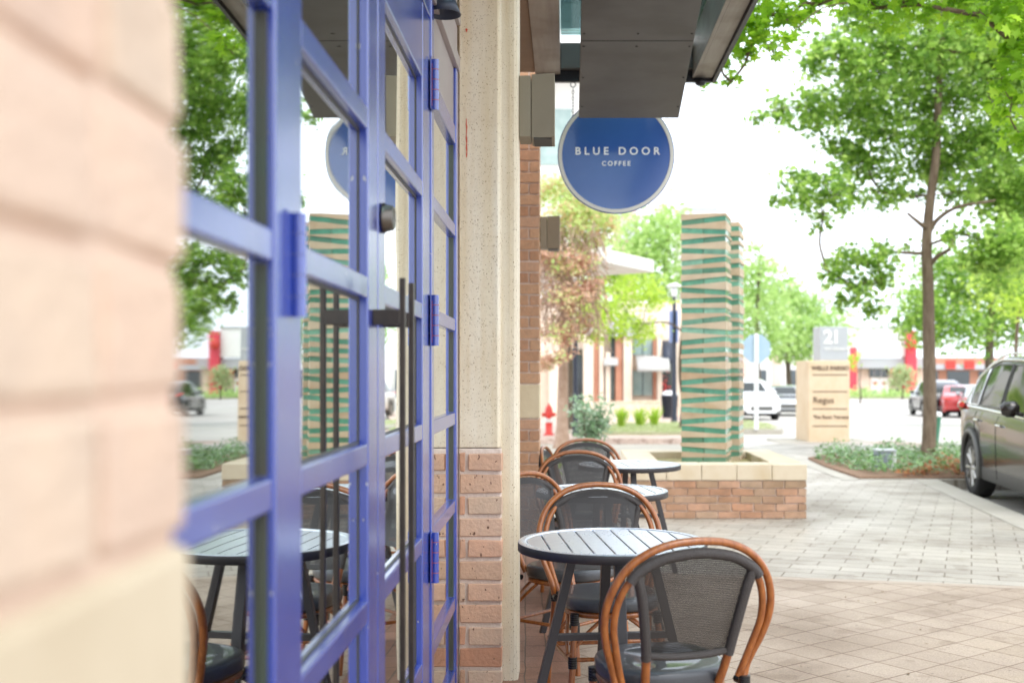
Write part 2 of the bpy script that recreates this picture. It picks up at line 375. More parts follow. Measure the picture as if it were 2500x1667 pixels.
M['lampbox'] = mat('khaki_metal', (.24, .205, .145), .5, metal=.2, c2=(.27, .23, .165), scale=6)
M['lampdark'] = mat('lamp_inside', (.05, .045, .035), .6)
M['signblue'] = mat('sign_blue', (.016, .075, .29), .16, spec=.8, c2=(.022, .09, .33), scale=2, coat=1.0)
M['signrim'] = mat('sign_rim', (.60, .58, .52), .4)
M['white'] = mat('white_paint', (.80, .80, .78), .5, c2=(.74, .74, .72), scale=5)
M['chain'] = mat('chain_steel', (.10, .11, .13), .4, metal=.8)
M['rattan'] = mat('rattan_look_tube', (.38, .125, .026), .32, spec=.5, c2=(.21, .058, .012), scale=13, stretch=(5, 5, 1.0), coat=.35, bump=.05, bscale=60)
M['sleeve'] = mat('woven_sleeve', (.035, .030, .028), .5, c2=(.06, .05, .046), scale=260, bump=.6, bscale=300)
M['fabric'] = meshfabric('woven_mesh', (.024, .021, .020), hole=1.22)
M['seat'] = mat('seat_vinyl', (.022, .026, .034), .36, coat=.5, spec=.7, c2=(.03, .034, .042), scale=320, bump=.35, bscale=380)
M['wrap'] = mat('black_wrap', (.012, .012, .013), .3)
M['table'] = mat('table_metal', (.055, .062, .078), .38, spec=1.0, c2=(.065, .072, .09), scale=40, metal=.1, coat=1.0)
M['table'].node_tree.nodes['Principled BSDF'].inputs['Coat IOR'].default_value = 1.7; M['table'].node_tree.nodes['Principled BSDF'].inputs['Coat Roughness'].default_value = .3
M['tabletop'] = mat('wet_sky_sheen_table_top', (.76, .80, .88), .34, metal=.95, c2=(.82, .86, .93), scale=30, bump=.05, bscale=8)  # dark wet metal coloured pale to carry the bright sky's reflection
M['tleg'] = mat('table_leg', (.05, .047, .05), .38, metal=.3)
M['water'] = mat('water_drop', (.55, .58, .62), .03, spec=1.0)
M['pavdiamond'] = pavermat('pink_paver', [(.33, .255, .19), (.385, .305, .235)], (.17, .105, .065), .205, .205, R(45+8), 0.0, .008, .52)
M['pavgrey'] = pavermat('grey_paver', [(.355, .32, .27), (.415, .38, .325)], (.20, .165, .125), .34, .17, R(20), .5, .013, .48)
M['pavborder'] = mat('border_paver', (.36, .29, .225), .6, c2=(.41, .335, .27), scale=20)
M['pavbrick'] = pavermat('red_paver', [(.26, .13, .085), (.35, .19, .13)], (.13, .08, .05), .2, .1, R(88), .5, .008, .5)
M['concrete'] = mat('concrete', (.34, .315, .265), .75, c2=(.42, .39, .335), scale=1.2, bump=.15, bscale=40)
M['road'] = mat('pale_road', (.43, .40, .36), .8, c2=(.52, .49, .45), scale=.35, bump=.1, bscale=30)
M['asphalt'] = mat('wet_asphalt', (.36, .34, .30), .5, c2=(.43, .41, .37), scale=1.5, bump=.2, bscale=80)
M['pinkpave'] = pavermat('pink_concrete', [(.50, .38, .32), (.54, .42, .36)], (.36, .26, .21), .4, .2, 0, .5, .012, .6)
M['litter'] = mat('litter', (.10, .06, .03), .9, c2=(.25, .17, .08), scale=2)
M['mulch'] = mat('mulch', (.16, .09, .055), .95, c2=(.30, .19, .12), scale=40, bump=1, bscale=60)
M['grassg'] = mat('lawn', (.26, .28, .14), .9, c2=(.40, .38, .25), scale=3, bump=.6, bscale=60)
M['bark'] = mat('bark', (.10, .065, .04), .9, c2=(.19, .14, .095), scale=14, stretch=(1, 1, .25), bump=.9, bscale=30)
M['barkdark'] = mat('dark_bark', (.07, .05, .035), .9, c2=(.13, .10, .07), scale=14, stretch=(1, 1, .25), bump=.8, bscale=30)
M['oak'] = leafmat('oak_leaf', [(.10, .20, .04), (.17, .32, .055), (.27, .45, .08), (.42, .58, .16)], .6)
M['maple'] = leafmat('bright_leaf', [(.14, .30, .02), (.20, .40, .025), (.30, .50, .04)], .6)
M['farleaf'] = leafmat('hazed_leaf', [(.27, .42, .13), (.35, .51, .18), (.46, .60, .26)], .55)  # far foliage lightened in its colour to stand for bright haze
M['limeleaf'] = leafmat('lime_leaf', [(.34, .50, .06), (.44, .58, .10), (.28, .44, .07)], .55)
M['vinebrown'] = leafmat('dry_vine', [(.54, .35, .24), (.64, .42, .31), (.50, .38, .22), (.68, .46, .37)], .45)
M['vinestem'] = mat('vine_stem', (.30, .19, .13), .9, c2=(.45, .32, .24), scale=8)
M['vinegreen'] = leafmat('vine_leaf', [(.36, .52, .16), (.46, .58, .24), (.58, .60, .30), (.62, .42, .28)], .55)
M['groundleaf'] = leafmat('ground_cover_leaf', [(.06, .15, .04), (.14, .28, .08), (.26, .42, .18), (.10, .20, .08), (.36, .46, .30)], .3, .25)
M['palegrass'] = leafmat('pale_grass', [(.30, .38, .16), (.42, .46, .26), (.36, .44, .20)], .4)
M['rustleaf'] = leafmat('rust_leaf', [(.42, .15, .05), (.30, .12, .05), (.50, .24, .10), (.16, .22, .06)], .3)
M['paleleaf'] = leafmat('grey_green_leaf', [(.26, .38, .24), (.18, .30, .15), (.40, .48, .38)], .3, .25)
M['palebush'] = leafmat('pale_bush_leaf', [(.34, .42, .20), (.42, .48, .26)], .4)
M['towerstone'] = mat('sandstone_slab', (.90, .88, .85), .8, c2=(1.08, 1.05, 1.0), scale=5, bump=.3, bscale=40, island=[(.52, .42, .31), (.57, .48, .36), (.50, .38, .27), (.58, .47, .35)])
M['towerglass'] = mat('green_glass_slab', (.8, .8, .8), .12, spec=.9, c2=(1.25, 1.2, 1.15), scale=9, island=[(.08, .25, .17), (.12, .34, .24), (.24, .47, .36), (.08, .20, .13)])
M['moss'] = mat('mossy_stone', (.22, .19, .07), .9, c2=(.42, .36, .18), scale=9, bump=.8, bscale=30)
M['signstone'] = mat('monument_stone', (.60, .45, .29), .8, c2=(.68, .55, .40), scale=1.6, bump=.15, bscale=30)
M['signtext'] = mat('dark_lettering', (.10, .06, .035), .6)
M['greymetal'] = mat('grey_sign_metal', (.42, .44, .46), .45, metal=.2, c2=(.46, .48, .50), scale=2)
M['signback'] = mat('aluminium_sign_back', (.30, .42, .52), .5, metal=.1, c2=(.34, .45, .55), scale=3)
M['post'] = mat('pale_post', (.72, .74, .74), .5, metal=.2)
M['navy'] = mat('dark_post', (.028, .035, .055), .4, metal=.2)
M['hydrant'] = mat('red_enamel', (.65, .045, .03), .35, c2=(.55, .04, .03), scale=6)
M['can'] = mat('black_can', (.02, .024, .035), .4)
M['bag'] = mat('white_bag', (.75, .74, .76), .4)
M['banner'] = mat('blue_banner', (.16, .22, .42), .6, c2=(.24, .30, .5), scale=3)
M['carpaint'] = mat('graphite_paint', (.020, .016, .014), .2, metal=.2, spec=.5, coat=.5)
M['clad'] = mat('grey_cladding', (.10, .098, .092), .45)
M['chrome'] = mat('chrome', (.80, .82, .84), .08, metal=1)
M['carglass'] = mat('car_glass', (.015, .02, .016), .05, spec=.45)
M['tyre'] = mat('tyre', (.018, .017, .016), .75, bump=.4, bscale=80)
M['rim'] = mat('alloy', (.45, .44, .42), .28, metal=.9)
M['taillight'] = mat('tail_lamp_red', (.65, .03, .02), .15, coat=.8)
M['headlight'] = mat('lamp_lens', (.75, .78, .8), .1, coat=.8)
M['whitecar'] = mat('white_car_paint', (.80, .80, .80), .25, coat=.8)
M['blackcar'] = mat('black_car_paint', (.015, .016, .02), .2, coat=.8)
M['redcar'] = mat('red_car_paint', (.45, .02, .02), .25, coat=.8)
M['silvercar'] = mat('silver_car_paint', (.38, .39, .40), .3, metal=.6, coat=.6)
M['plate'] = mat('number_plate', (.7, .7, .7), .5)
M['stucco'] = mat('pale_stucco', (.72, .70, .67), .85, c2=(.78, .76, .73), scale=1)
M['pinkwall'] = mat('pink_stucco', (.66, .45, .40), .85, c2=(.72, .52, .47), scale=1)
M['lavender'] = mat('lavender_panel', (.55, .50, .66), .7, c2=(.60, .55, .70), scale=1)
M['cream'] = mat('cream_stone', (.68, .56, .44), .85, c2=(.76, .65, .53), scale=1.5)
M['farbrick'] = mat('far_brick', (.44, .20, .13), .85, c2=(.52, .27, .18), scale=3)
M['redpanel'] = mat('red_panel', (.62, .045, .075), .6, c2=(.68, .06, .09), scale=1)
M['greyband'] = mat('grey_band', (.42, .43, .45), .6)
M['window'] = mat('window_glass', (.04, .055, .06), .08, spec=1.0)
M['tealwindow'] = mat('pale_window_glass', (.22, .32, .30), .15, spec=1.0, c2=(.35, .45, .42), scale=1.5)
M['awninggrey'] = mat('grey_awning', (.42, .41, .38), .7, c2=(.47, .46, .43), scale=2)
M['green_post'] = mat('green_bollard', (.05, .20, .12), .45)
M['boxgrey'] = mat('utility_box', (.22, .25, .30), .5)
M['redflower'] = leafmat('red_flower', [(.6, .04, .05), (.7, .10, .08), (.4, .1, .1)], .3)
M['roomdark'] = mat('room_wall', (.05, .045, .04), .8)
add_streaks(M['cast'], (.92, .86, .74)); add_pits(M['blue'], (.42, .42, .50), 70, .735); add_streaks(M['blue'], (.72, .72, .80), .58, (5, 5, 2))
add_streaks(M['duct'], (.80, .78, .75), .55, (2, 5, 2)); add_streaks(M['beam'], (.72, .68, .62), .55, (3, 3, 3)); add_streaks(M['capstone'], (.80, .72, .60), .56, (4, 4, 4)); add_streaks(M['planterbrick'], (.80, .80, .76), .52, (5, 5, 7)); add_streaks(M['towerstone'], (.80, .70, .58), .58, (3, 3, 5))
# ------------------------------------------------------------------ ground
def strip(name, rows, zoff, m, skirt=0.0, front=True):
    """ground sheet: rows of (y, x0, x1) following the slope of the land"""
    mb = MB(); vs = []; fs = []
    for (y, x0, x1) in rows:
        z = gz(y)+zoff; vs += [(x0, y, z), (x1, y, z)]
    for i in range(len(rows)-1): fs.append((2*i, 2*i+1, 2*i+3, 2*i+2))
    mb.add(vs, fs)
    if skirt:
        n = len(rows); lo = [(x, y, z-skirt) for x, y, z in vs]; k = []
        for i in range(n-1):
            k.append((2*i+1, 2*i+1+2*n, 2*i+3+2*n, 2*i+3)); k.append((2*i, 2*i+2, 2*i+2+2*n, 2*i+2*n))
        k.append((0, 2*n, 2*n+1, 1)); k.append((2*n-2, 2*n-1, 4*n-1, 4*n-2))
        mb.v = []; mb.f = []; mb.mi = []; mb.sm = []
        mb.add(vs+lo, fs+k)
    return struct(mb.build(name, m))
def kerb(y): return 4.33+(y-10.5)*.103
YS = [-60, 0, 14, 20, 28, 36, 44, 52, 70, 90, 115, 140, 400, 1600]
strip('road', [(y, -700 if y > 60 else -150, 700 if y > 60 else 150) for y in YS], -.13, M['road'])
strip('parking_lane', [(y, kerb(y)+.02, kerb(y)+2.45) for y in (-8, 0, 7, 14.2)], -.126, M['asphalt'])
strip('sidewalk', [(-8, -.5, kerb(-8)), (0, -.5, kerb(0)), (8, -.5, kerb(8)), (14.12, -.5, kerb(14.12)), (14.14, -.5, 7.1), (16, -.5, 7.25), (18.4, -.5, 7.1), (19.2, 2.2, 6.9), (21, 3.6, 6.3), (22, 4.3, 5.6)], 0, M['pavgrey'], .16)
def ybound(x): return 7.36-(x-1.40)*.25
mb = MB(); mb.add([(-.45, -6, .004), (kerb(-6)-.32, -6, .004), (kerb(6.9)-.32, ybound(kerb(6.9)-.32), .004), (-.45, ybound(-.45), .004)], [(0, 1, 2, 3)])
struct(mb.build('paving', M['pavdiamond']))
mb = MB(); mb.add([(-.45, 1.5, .008), (.02, 1.5, .008), (.02, 9.8, .008), (-.45, 9.8, .008)], [(0, 1, 2, 3)])
struct(mb.build('brick_paving', M['pavbrick']))
mb = MB()
for a, b in ((-8, 0), (0, 7), (7, 14.12)):
    mb.add([(kerb(a)-.30, a, .004), (kerb(a)+.003, a, .004), (kerb(b)+.003, b, .004), (kerb(b)-.30, b, .004)], [(0, 1, 2, 3)])
mb.add([(3.55, 14.13, .0045), (7.1, 14.143, .0045), (7.1, 14.235, .0045), (3.7, 14.235, .0045)], [(0, 1, 2, 3)])
mb.add([(3.5, 14.0, .0048), (3.7, 14.1, .0048), (3.7, 18.3, .0048), (3.5, 18.6, .0048)], [(0, 1, 2, 3)])
struct(mb.build('kerb', M['concrete']))
mb = MB(); mb.add([(kerb(6.95)-.05-3.0, ybound(1.3)+.02, .0052), (kerb(6.9)-.33, ybound(kerb(6.9)-.33)+.0, .0052), (kerb(6.9)-.33, ybound(kerb(6.9)-.33)+.09, .0052), (kerb(6.95)-3.05, ybound(1.3)+.11, .0052)], [(0, 1, 2, 3)])
struct(mb.build('paving_border', M['pavborder']))
strip('plant_bed', [(14.24, 3.75, 7.0), (16, 3.72, 7.1), (17.5, 3.8, 7.0), (18.9, 4.6, 6.8)], .03, M['mulch'], .04)
strip('corner_paving', [(18.95, 4.2, 6.8), (20, 4.3, 6.9), (22, 4.5, 7.6), (24.5, 5.0, 8.0), (25.6, 5.6, 7.6)], -.115, M['pinkpave'], .15)
strip('far_sidewalk', [(24.2, -14, 2.9), (26, -14, 3.6), (32, -14, 3.9), (44, -14, 6), (56, -14, 8)], 0, M['pinkpave'], .16)
strip('cross_street', [(18.45, -14, 2.1), (19.2, -14, 2.9), (21, -14, 3.4), (24.15, -14, 3.4)], -.12, M['concrete'])
strip('grass_bed', [(26.2, .8, 3.2), (28, .9, 3.5), (31, 1.2, 3.6), (34, 1.6, 3.6)], .05, M['grassg'], .06)
strip('grass_island', [(30.0, 4.6, 5.6), (31.5, 4.4, 5.95), (34, 4.3, 6.3), (38, 4.3, 6.3)], .02, M['grassg'], .05)
strip('island_kerb', [(29.7, 4.3, 5.75), (31.5, 4.1, 6.15), (34, 4.0, 6.55), (38.4, 4.0, 6.6)], 0, M['concrete'], .16)
strip('far_verge', [(118, 10, 70), (124, 8, 80), (138, 8, 80)], .0, M['grassg'], .1)
# ------------------------------------------------------------------ brickwork
def bricks(mb, x0, x1, y0, y1, z0, z1, faces='fr', course=.09, L=.21, joint=.012, proud=.006, jit=.0022, mi=0, t=.07):
    """courses of separate bricks on the front (-y) and right (+x) and left (-x) sides of a block"""
    n = int(round((z1-z0)/course)); ch = (z1-z0)/n
    for k in range(n):
        a = z0+k*ch+joint/2; b = z0+(k+1)*ch-joint/2; odd = k % 2
        if 'f' in faces:
            s = x0+(t+joint if ('l' in faces and odd) else 0); e = x1-(t+joint if ('r' in faces and odd) else 0)
            x = e
            first = True
            while x > s+.01:
                w = L*(.5 if (first and not odd and 'r' not in faces) else 1)-joint
                xa = max(s, x-w)
                if xa-s < .05: xa = s
                mb.box(xa, x+(proud if ('r' in faces and not odd and first) else 0), y0-proud, y0+.07, a, b, mi, jit); x = xa-joint; first = False
        for sd in 'rl':
            if sd in faces:
                y = y0-(proud if odd else 0)+(0 if odd else t+joint); first = True
                while y < y1-.01:
                    w = L*(.5 if (first and not odd) else 1)-joint; ye = min(y1, y+w)
                    if y1-ye < .05: ye = y1
                    if sd == 'r': mb.box(x1-.07, x1+proud, y, ye, a, b, mi, jit)
                    else: mb.box(x0-proud, x0+.07, y, ye, a, b, mi, jit)
                    y = ye+joint; first = False
    return mb
XF = -.45
# near pier
p = thing('brick_pier', (-.35, .3, 0), 'pale pink brick pier close by at the left edge, with a smooth cream stone band', 'pier')
mb = MB().box(-.60, -.256, -.9, .728, 0, 3.6); mb.build('mortar_core', M['nearmortar'], p)
bricks(MB(), -.60, -.256, -.9, .735, 1.245, 3.58, 'r', course=.0868, L=.19, proud=.006, joint=.009, jit=.003).build('brickwork', M['nearbrick'], p, bevel=.007)
bricks(MB(), -.60, -.256, -.9, .735, 0, .99, 'r', course=.09, L=.19, proud=.006, joint=.009, jit=.003).build('brickwork', M['nearbrick'], p, bevel=.007)
MB().box(-.60, -.247, -.9, .742, .995, 1.238).build('stone_band', M['nearband'], p, bevel=.008)
# far pier
p = thing('brick_pier', (-.33, 9.05, 0), 'brown brick pier with a tan stone band, beyond the cream column', 'pier')
MB().box(-.60, -.212, 8.91, 9.3, 0, 4.1).build('mortar_core', M['mortar'], p)
bricks(MB(), -.60, -.212, 8.905, 9.3, 1.262, 4.1, 'fr').build('brickwork', M['brownbrick'], p, bevel=.004)
bricks(MB(), -.60, -.212, 8.905, 9.3, 0, .985, 'fr').build('brickwork', M['brownbrick'], p, bevel=.004)
MB().box(-.60, -.203, 8.895, 9.305, .99, 1.256).build('stone_band', M['limestone'], p, bevel=.006)
# wall between
p = thing('brick_wall', (-.6, 7, 0), 'brick shop wall running back between the cream column and the brown pier', 'wall')
MB().box(-.9, -.52, 5.22, 9.2, 0, 7).build('mortar_core', M['mortar'], p)
mb = MB(); bricks(mb, -.9, -.512, 5.22, 9.2, 0, 3.6, 'r', L=.3); mb.build('brickwork', M['brownbrick'], p)
MB().box(-.9, -.50, 5.7, 8.4, .4, 2.5).build('window', M['window'], p, bevel=.01)
# cream column
p = thing('stone_column', (-.35, 4.98, 0), 'cream pitted stone column with a brick base, beside the blue door frame', 'column')
k = 1.0504
prof = [(-.472, 4.88), (-.241, 4.88), (-.223, 4.883), (-.210, 4.893), (-.206, 4.907), (-.206, 5.09), (-.472, 5.09)]
MB().prism(prof, 0, 4.0, 'z', sm=False).build('shaft', M['cast'], p, bevel=.004)
MB().prism([(-.459, 4.842), (-.293, 4.842), (-.285, 4.850), (-.277, 4.885), (-.459, 4.885)], 1.027, 4.0, 'z').build('face_panel', M['cast'], p, bevel=.003)
MB().box(-.460, -.277, 4.838, 4.886, 0, 1.023).build('mortar_core', M['mortar'], p, bevel=.004)
mb = MB(); z = 1.005; n = 0
while z > 0:
    a, b = z-.079, z; j = .003
    if n % 2 == 0:
        mb.box(-.456, -.432, 4.827, 4.88, a, b, 0, j); mb.box(-.418, -.272, 4.823, 4.88, a+.002, b-.003, 0, j)
    else: mb.box(-.456, -.274, 4.826, 4.88, a, b, 0, j)
    z -= .0937; n += 1
mb.build('brick_base', M['palebrick'], p, bevel=.0035, seg=1)
Yf = 4.840; q = W(1139, 73, Yf); mb = MB()
mb.prism([(q.x-.005, q.z), (q.x, q.z-.012), (q.x+.005, q.z+.001), (q.x+.001, q.z+.005), (q.x-.004, q.z+.004)], Yf-.0005, Yf+.003, 'y')
mb.build('paint_mark', M['redmark'], p)
mb = MB(); rq = random.Random(4)
q0 = W(1139, 290, Yf); q1 = W(1140, 385, Yf); zz_ = q0.z; 
pts_ = []
while zz_ > q1.z: pts_.append((q0.x+rq.uniform(-.0015, .0015), zz_, rq.uniform(.0008, .003))); zz_ -= .012
L_ = [(x-w_, z) for x, z, w_ in pts_]+[(x+w_, z) for x, z, w_ in pts_[::-1]]
mb.prism(L_, Yf-.0005, Yf+.003, 'y'); mb.build('paint_mark', M['redmark'], p)
# building mass above the shop front
p = thing('upper_facade', (-.9, 3, 3.3), 'upper storey wall of the coffee shop above the canopy', 'wall')
MB().box(-1.4, -.50, -3, 9.3, 4.0, 9).build('wall', M['stucco'], p)
for y in (1.2, 3.6, 6.0): MB().box(-1.4, -.48, y, y+1.3, 4.9, 7).build('window', M['tealwindow'], p)
# ------------------------------------------------------------------ shop front
S = thing('storefront', (XF, 2.7, 0), 'blue steel shop front with gridded glass double doors and side lights', 'storefront')
RB = [.38, .779, 1.138, 1.521, 1.908, 2.286]      # undersides of the glazing bars
RH = .05; XI = XF-.055
def grid(mb, y0, y1, xf=XF, top=2.286):
    for z in RB[:-1]: mb.box(XI, xf, y0, y1, z, z+RH)
mb = MB()
mb.box(XI-.03, XF+.004, 1.722, 1.815, 0, 2.60)                       # jambs
mb.box(XI-.03, XF+.004, 3.735, 3.80, 0, 2.60); mb.box(XI-.03, XF+.004, 4.585, 4.66, 0, 2.60)
mb.box(XI-.03, XF, .60, .72, 0, 2.60)
grid(mb, .72, 1.722); grid(mb, 3.80, 4.585)
mb.box(XI, XF, .72, 1.722, 0, .13); mb.box(XI, XF, 3.80, 4.585, 0, .13)
mb.box(XI, XF, .72, 1.722, 2.286, 2.60); mb.box(XI, XF, 3.80, 4.585, 2.286, 2.36)
mb.box(XI-.03, XF, 1.815, 3.735, 2.535, 2.60)
mb.build('frame', M['blue'], S, bevel=.004)
MB().box(XI, XF-.008, 3.80, 4.585, 2.36, 2.60).build('spandrel_panel', M['header'], S, bevel=.003)
mb = MB()
for a, b, xo in ((2.60, 2.66, .012), (2.665, 2.79, 0), (2.795, 2.83, .014), (2.835, 3.3, 0), (3.305, 4.0, -.01)): mb.box(XI-.02, XF+xo, .6, 4.66, a, b)
mb.build('header', M['header'], S, bevel=.003)
MB().box(XI-.04, XF-.042, 4.662, 4.835, 0, 3.6).build('sealant', M['mortar'], S)
def pane(y0, y1, z0, z1, parent, dp=.024):
    o = MB().box(XF-dp-.006, XF-dp, y0, y1, z0, z1).build('glass', M['glass'], parent)
    g = .006; e = MB()
    for a, b, c, d in ((y0, y0+g, z0, z1), (y1-g, y1, z0, z1), (y0+g, y1-g, z0, z0+g), (y0+g, y1-g, z1-g, z1)): e.box(XF-.032, XF-.0215, a, b, c, d)
    e.build('gasket', M['seal'], parent)
    return o
tops = [.13]+[z+RH for z in RB[:-1]]
for y0, y1 in ((.72, 1.722), (3.80, 4.585)):
    for z0, z1 in zip(tops, RB): pane(y0, y1, z0, z1, S, .018)
    mb = MB()
    for z0, z1 in zip(tops, RB):
        mb.box(XF-.017, XF-.008, y1-.006, y1+.001, z0+.004, z1-.004)
        mb.box(XF-.0175, XF-.013, y1-.011, y1-.0062, z0+.006, z1-.006)
    mb.build('glazing_bead', M['bead'], S)
def hinge(parent, y, zc, near):
    mb = MB(); r_ = .0125; x = XF+.016; h = .085
    for k in range(5): mb.tube([(x, y, zc-h+k*.034+.0006), (x, y, zc-h+(k+1)*.034-.0006)], r_, 14)
    mb.box(XF+.0045, XF+.008, y-.044, y+.03, zc-h, zc+h)
    o = mb.build('hinge', M['blue'], parent)
    r2 = MB()
    for k in range(1, 5): r2.tube([(x, y, zc-h+k*.034-.0012), (x, y, zc-h+k*.034+.0012)], r_+.0003, 12)
    r2.box(XF+.0079, XF+.0088, y-.028, y-.025, zc-h+.01, zc+h-.02)
    if not near: r2.build('rust_line', M['rust'], o)
def door(y0, y1, s0, s1, hy, near):
    d = MB(); xf = XF-.001
    d.box(XI, xf, y0, y0+s0, .01, 2.525); d.box(XI, xf, y1-s1, y1, .01, 2.525)
    grid(d, y0+s0, y1-s1, xf-.001); d.box(XI, xf-.001, y0+s0, y1-s1, 2.286, 2.525); d.box(XI, xf-.001, y0+s0, y1-s1, .01, .16)
    D_ = d.build('door', M['blue'], S, bevel=.004)
    tp = [.16]+[z+RH for z in RB[:-1]]
    for z0, z1 in zip(tp, RB):
        o = pane(y0+s0, y1-s1, z0, z1, D_)
    # long pull
    hyy = y1-.066 if near else y0+.075
    b = MB(); xb = XF+.062
    b.box(xb, xb+.014, hyy-.006, hyy+.006, .36, 1.572)
    for z in (1.48, .47): b.box(xf, xb+.002, hyy-.008, hyy+.008, z-.018, z+.018)
    b.build('pull_handle', M['bronze'], D_, bevel=.002)
    for zc in (.735, 1.525, 2.31): hinge(D_, hy, zc, near)
    return D_
door(1.822, 2.685, .093, .125, 1.822, True)
D2 = door(2.695, 3.727, .108, .187, 3.735, False)
Mx = Matrix.Translation((XF, 2.752, 1.73)) @ Matrix.Rotation(R(90), 4, 'Y')
mb = MB(); mb.lathe([(0, 0), (.037, 0), (.038, .005), (.034, .010), (.030, .027), (.025, .030), (.024, .028), (0, .028)], 28, M=Mx)
mb.box(XF+.0275, XF+.029, 2.751, 2.753, 1.724, 1.737)
mb.build('deadbolt', M['lockmetal'], D2)
# the dim room behind the glass
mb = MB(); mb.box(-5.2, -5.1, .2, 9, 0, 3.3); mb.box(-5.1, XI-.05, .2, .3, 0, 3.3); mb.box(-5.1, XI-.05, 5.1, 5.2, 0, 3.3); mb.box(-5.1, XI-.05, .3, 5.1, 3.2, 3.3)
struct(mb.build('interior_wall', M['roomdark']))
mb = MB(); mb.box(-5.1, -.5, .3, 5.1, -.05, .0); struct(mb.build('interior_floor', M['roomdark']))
# lamp shade over the side light
p = thing('wall_lamp', (XF, 3.86, 2.6), 'dark bell-shaped lamp on the wall above the blue side light', 'lamp')
mb = MB(); Ms = Matrix.Translation((XF+.03, 3.86, 2.585)) @ Matrix.Scale(.62, 4)
mb.lathe([(.0, .16), (.03, .158), (.05, .13), (.075, .06), (.098, .0), (.094, .0), (.07, .06), (.045, .125), (0, .14)], 24, M=Ms)
mb.build('lamp_shade', M['navy'], p)
MB().tube([(XF+.03, 3.86, 2.67), (XF+.02, 3.86, 2.71), (XF, 3.86, 2.71)], .008, 8).build('arm', M['navy'], p)
# ------------------------------------------------------------------ canopy
p = thing('canopy', (.4, 5, 3.48), 'brown steel canopy with glass roof and a sloping grey panel over the cafe door', 'canopy')
YE = 8.2; ZB = 3.485
MB().box(.93, .955, -.6, YE-.02, ZB+.02, ZB+.44).box(.955, 1.075, -.6, YE-.02, ZB+.02, ZB+.04).box(.955, 1.075, -.6, YE-.02, ZB+.42, ZB+.44).box(1.05, 1.075, -.6, YE-.02, ZB+.04, ZB+.42).build('side_beam', M['beam'], p, bevel=.003)
MB().box(-.219, -.036, -.6, YE-.02, ZB+.045, ZB+.28).build('side_beam', M['beam'], p, bevel=.003)
MB().box(-.219, 1.105, YE-.015, YE+.03, ZB-.005, ZB+.03).box(-.219, 1.105, YE-.01, YE, ZB+.03, ZB+.28).build('edge_beam', M['beamdark'], p, bevel=.002)
MB().box(1.078, 1.107, -.6, YE-.017, ZB-.005, ZB+.45).build('edge_beam', M['beamdark'], p, bevel=.002)
MB().box(-.032, .925, YE-.08, YE-.022, ZB+.075, ZB+.26).build('cross_beam', M['duct'], p, bevel=.002)
MB().box(-.43, -.222, -.6, 4.83, ZB+.06, ZB+.1).build('soffit_board', M['soffit'], p)
MB().box(-.505, -.222, 5.10, YE-.02, ZB+.06, ZB+.1).build('soffit_board', M['soffit'], p)
MB().box(-.032, .928, -.6, YE-.09, ZB+.31, ZB+.32).build('roof_glass', M['roofglass'], p)
mb = MB(); mb.lathe([(0, -.04), (.028, -.036), (.04, -.02), (.043, 0), (0, .0)], 14, M=Matrix.Translation((.985, YE-.05, ZB-.006)))
mb.build('drain_cap', M['beamdark'], p)
# sloping panel
sl = .289; y0, y1 = 3.6, 7.6; zz = lambda y: 3.079+(7.6-y)*sl
xs = (.092, .771)
y0 = 5.2
mb = MB()
mb.add([(xs[0], y0, zz(y0)), (xs[1], y0, zz(y0)), (xs[1], y1, zz(y1)), (xs[0], y1, zz(y1)), (xs[0], y0, zz(y0)+.06), (xs[1], y0, zz(y0)+.06), (xs[1], y1, zz(y1)+.06), (xs[0], y1, zz(y1)+.06)],
       [(0, 3, 2, 1), (4, 5, 6, 7), (0, 1, 5, 4), (1, 2, 6, 5), (2, 3, 7, 6), (3, 0, 4, 7)])
sp = mb.build('sloping_panel', M['duct'], p, bevel=.003)
for y in (6.70, 5.75):
    mb = MB(); mb.add([(xs[0]+.002, y, zz(y)-.0008), (xs[1]-.002, y, zz(y)-.0008), (xs[1]-.002, y+.006, zz(y+.006)-.0008), (xs[0]+.002, y+.006, zz(y+.006)-.0008)], [(0, 3, 2, 1)])
    mb.build('panel_joint', M['gap'], sp)
for y in (7.45, 7.1, 6.76, 6.63, 6.2, 5.8):
    for x in (xs[0]+.02, xs[1]-.02)+(((xs[0]+xs[1])/2,) if y in (6.76, 6.63) else ()):
        mb = MB(); mb.lathe([(0, -.004), (.006, -.003), (.007, .001)], 8, M=Matrix.Translation((x, y, zz(y)-.001)))
        mb.build('screw', M['screw'], sp)
for x in (.14, .72): MB().tube([(x, 6.3, zz(6.3)+.05), (x, 6.3, ZB+.31)], .012, 6).build('hanger', M['beamdark'], p)
# ------------------------------------------------------------------ box lamps
def boxlamp(x, y, zb, h, label):
    q = thing('wall_lamp', (x, y, zb), label, 'wall lamp', 'khaki box lamps on the shop columns')
    MB().prism([(x, y), (x+.052, y-.004), (x+.052, y+.17), (x, y+.17)], zb+.006, zb+h-.004, 'z').build('back_box', M['lampbox'], q, bevel=.002)
    MB().prism([(x+.055, y-.006), (x+.158, y-.028), (x+.158, y+.19), (x+.055, y+.175)], zb, zb+h, 'z').build('housing', M['lampbox'], q, bevel=.002)
    MB().box(x+.065, x+.145, y-.012, y+.16, zb-.006, zb+.001).build('lens', M['lampdark'], q)
boxlamp(-.205, 4.96, 2.39, .281, 'larger khaki box lamp on the side of the cream stone column')
boxlamp(-.202, 9.06, 2.355, .262, 'smaller khaki box lamp on the far brown brick pier')
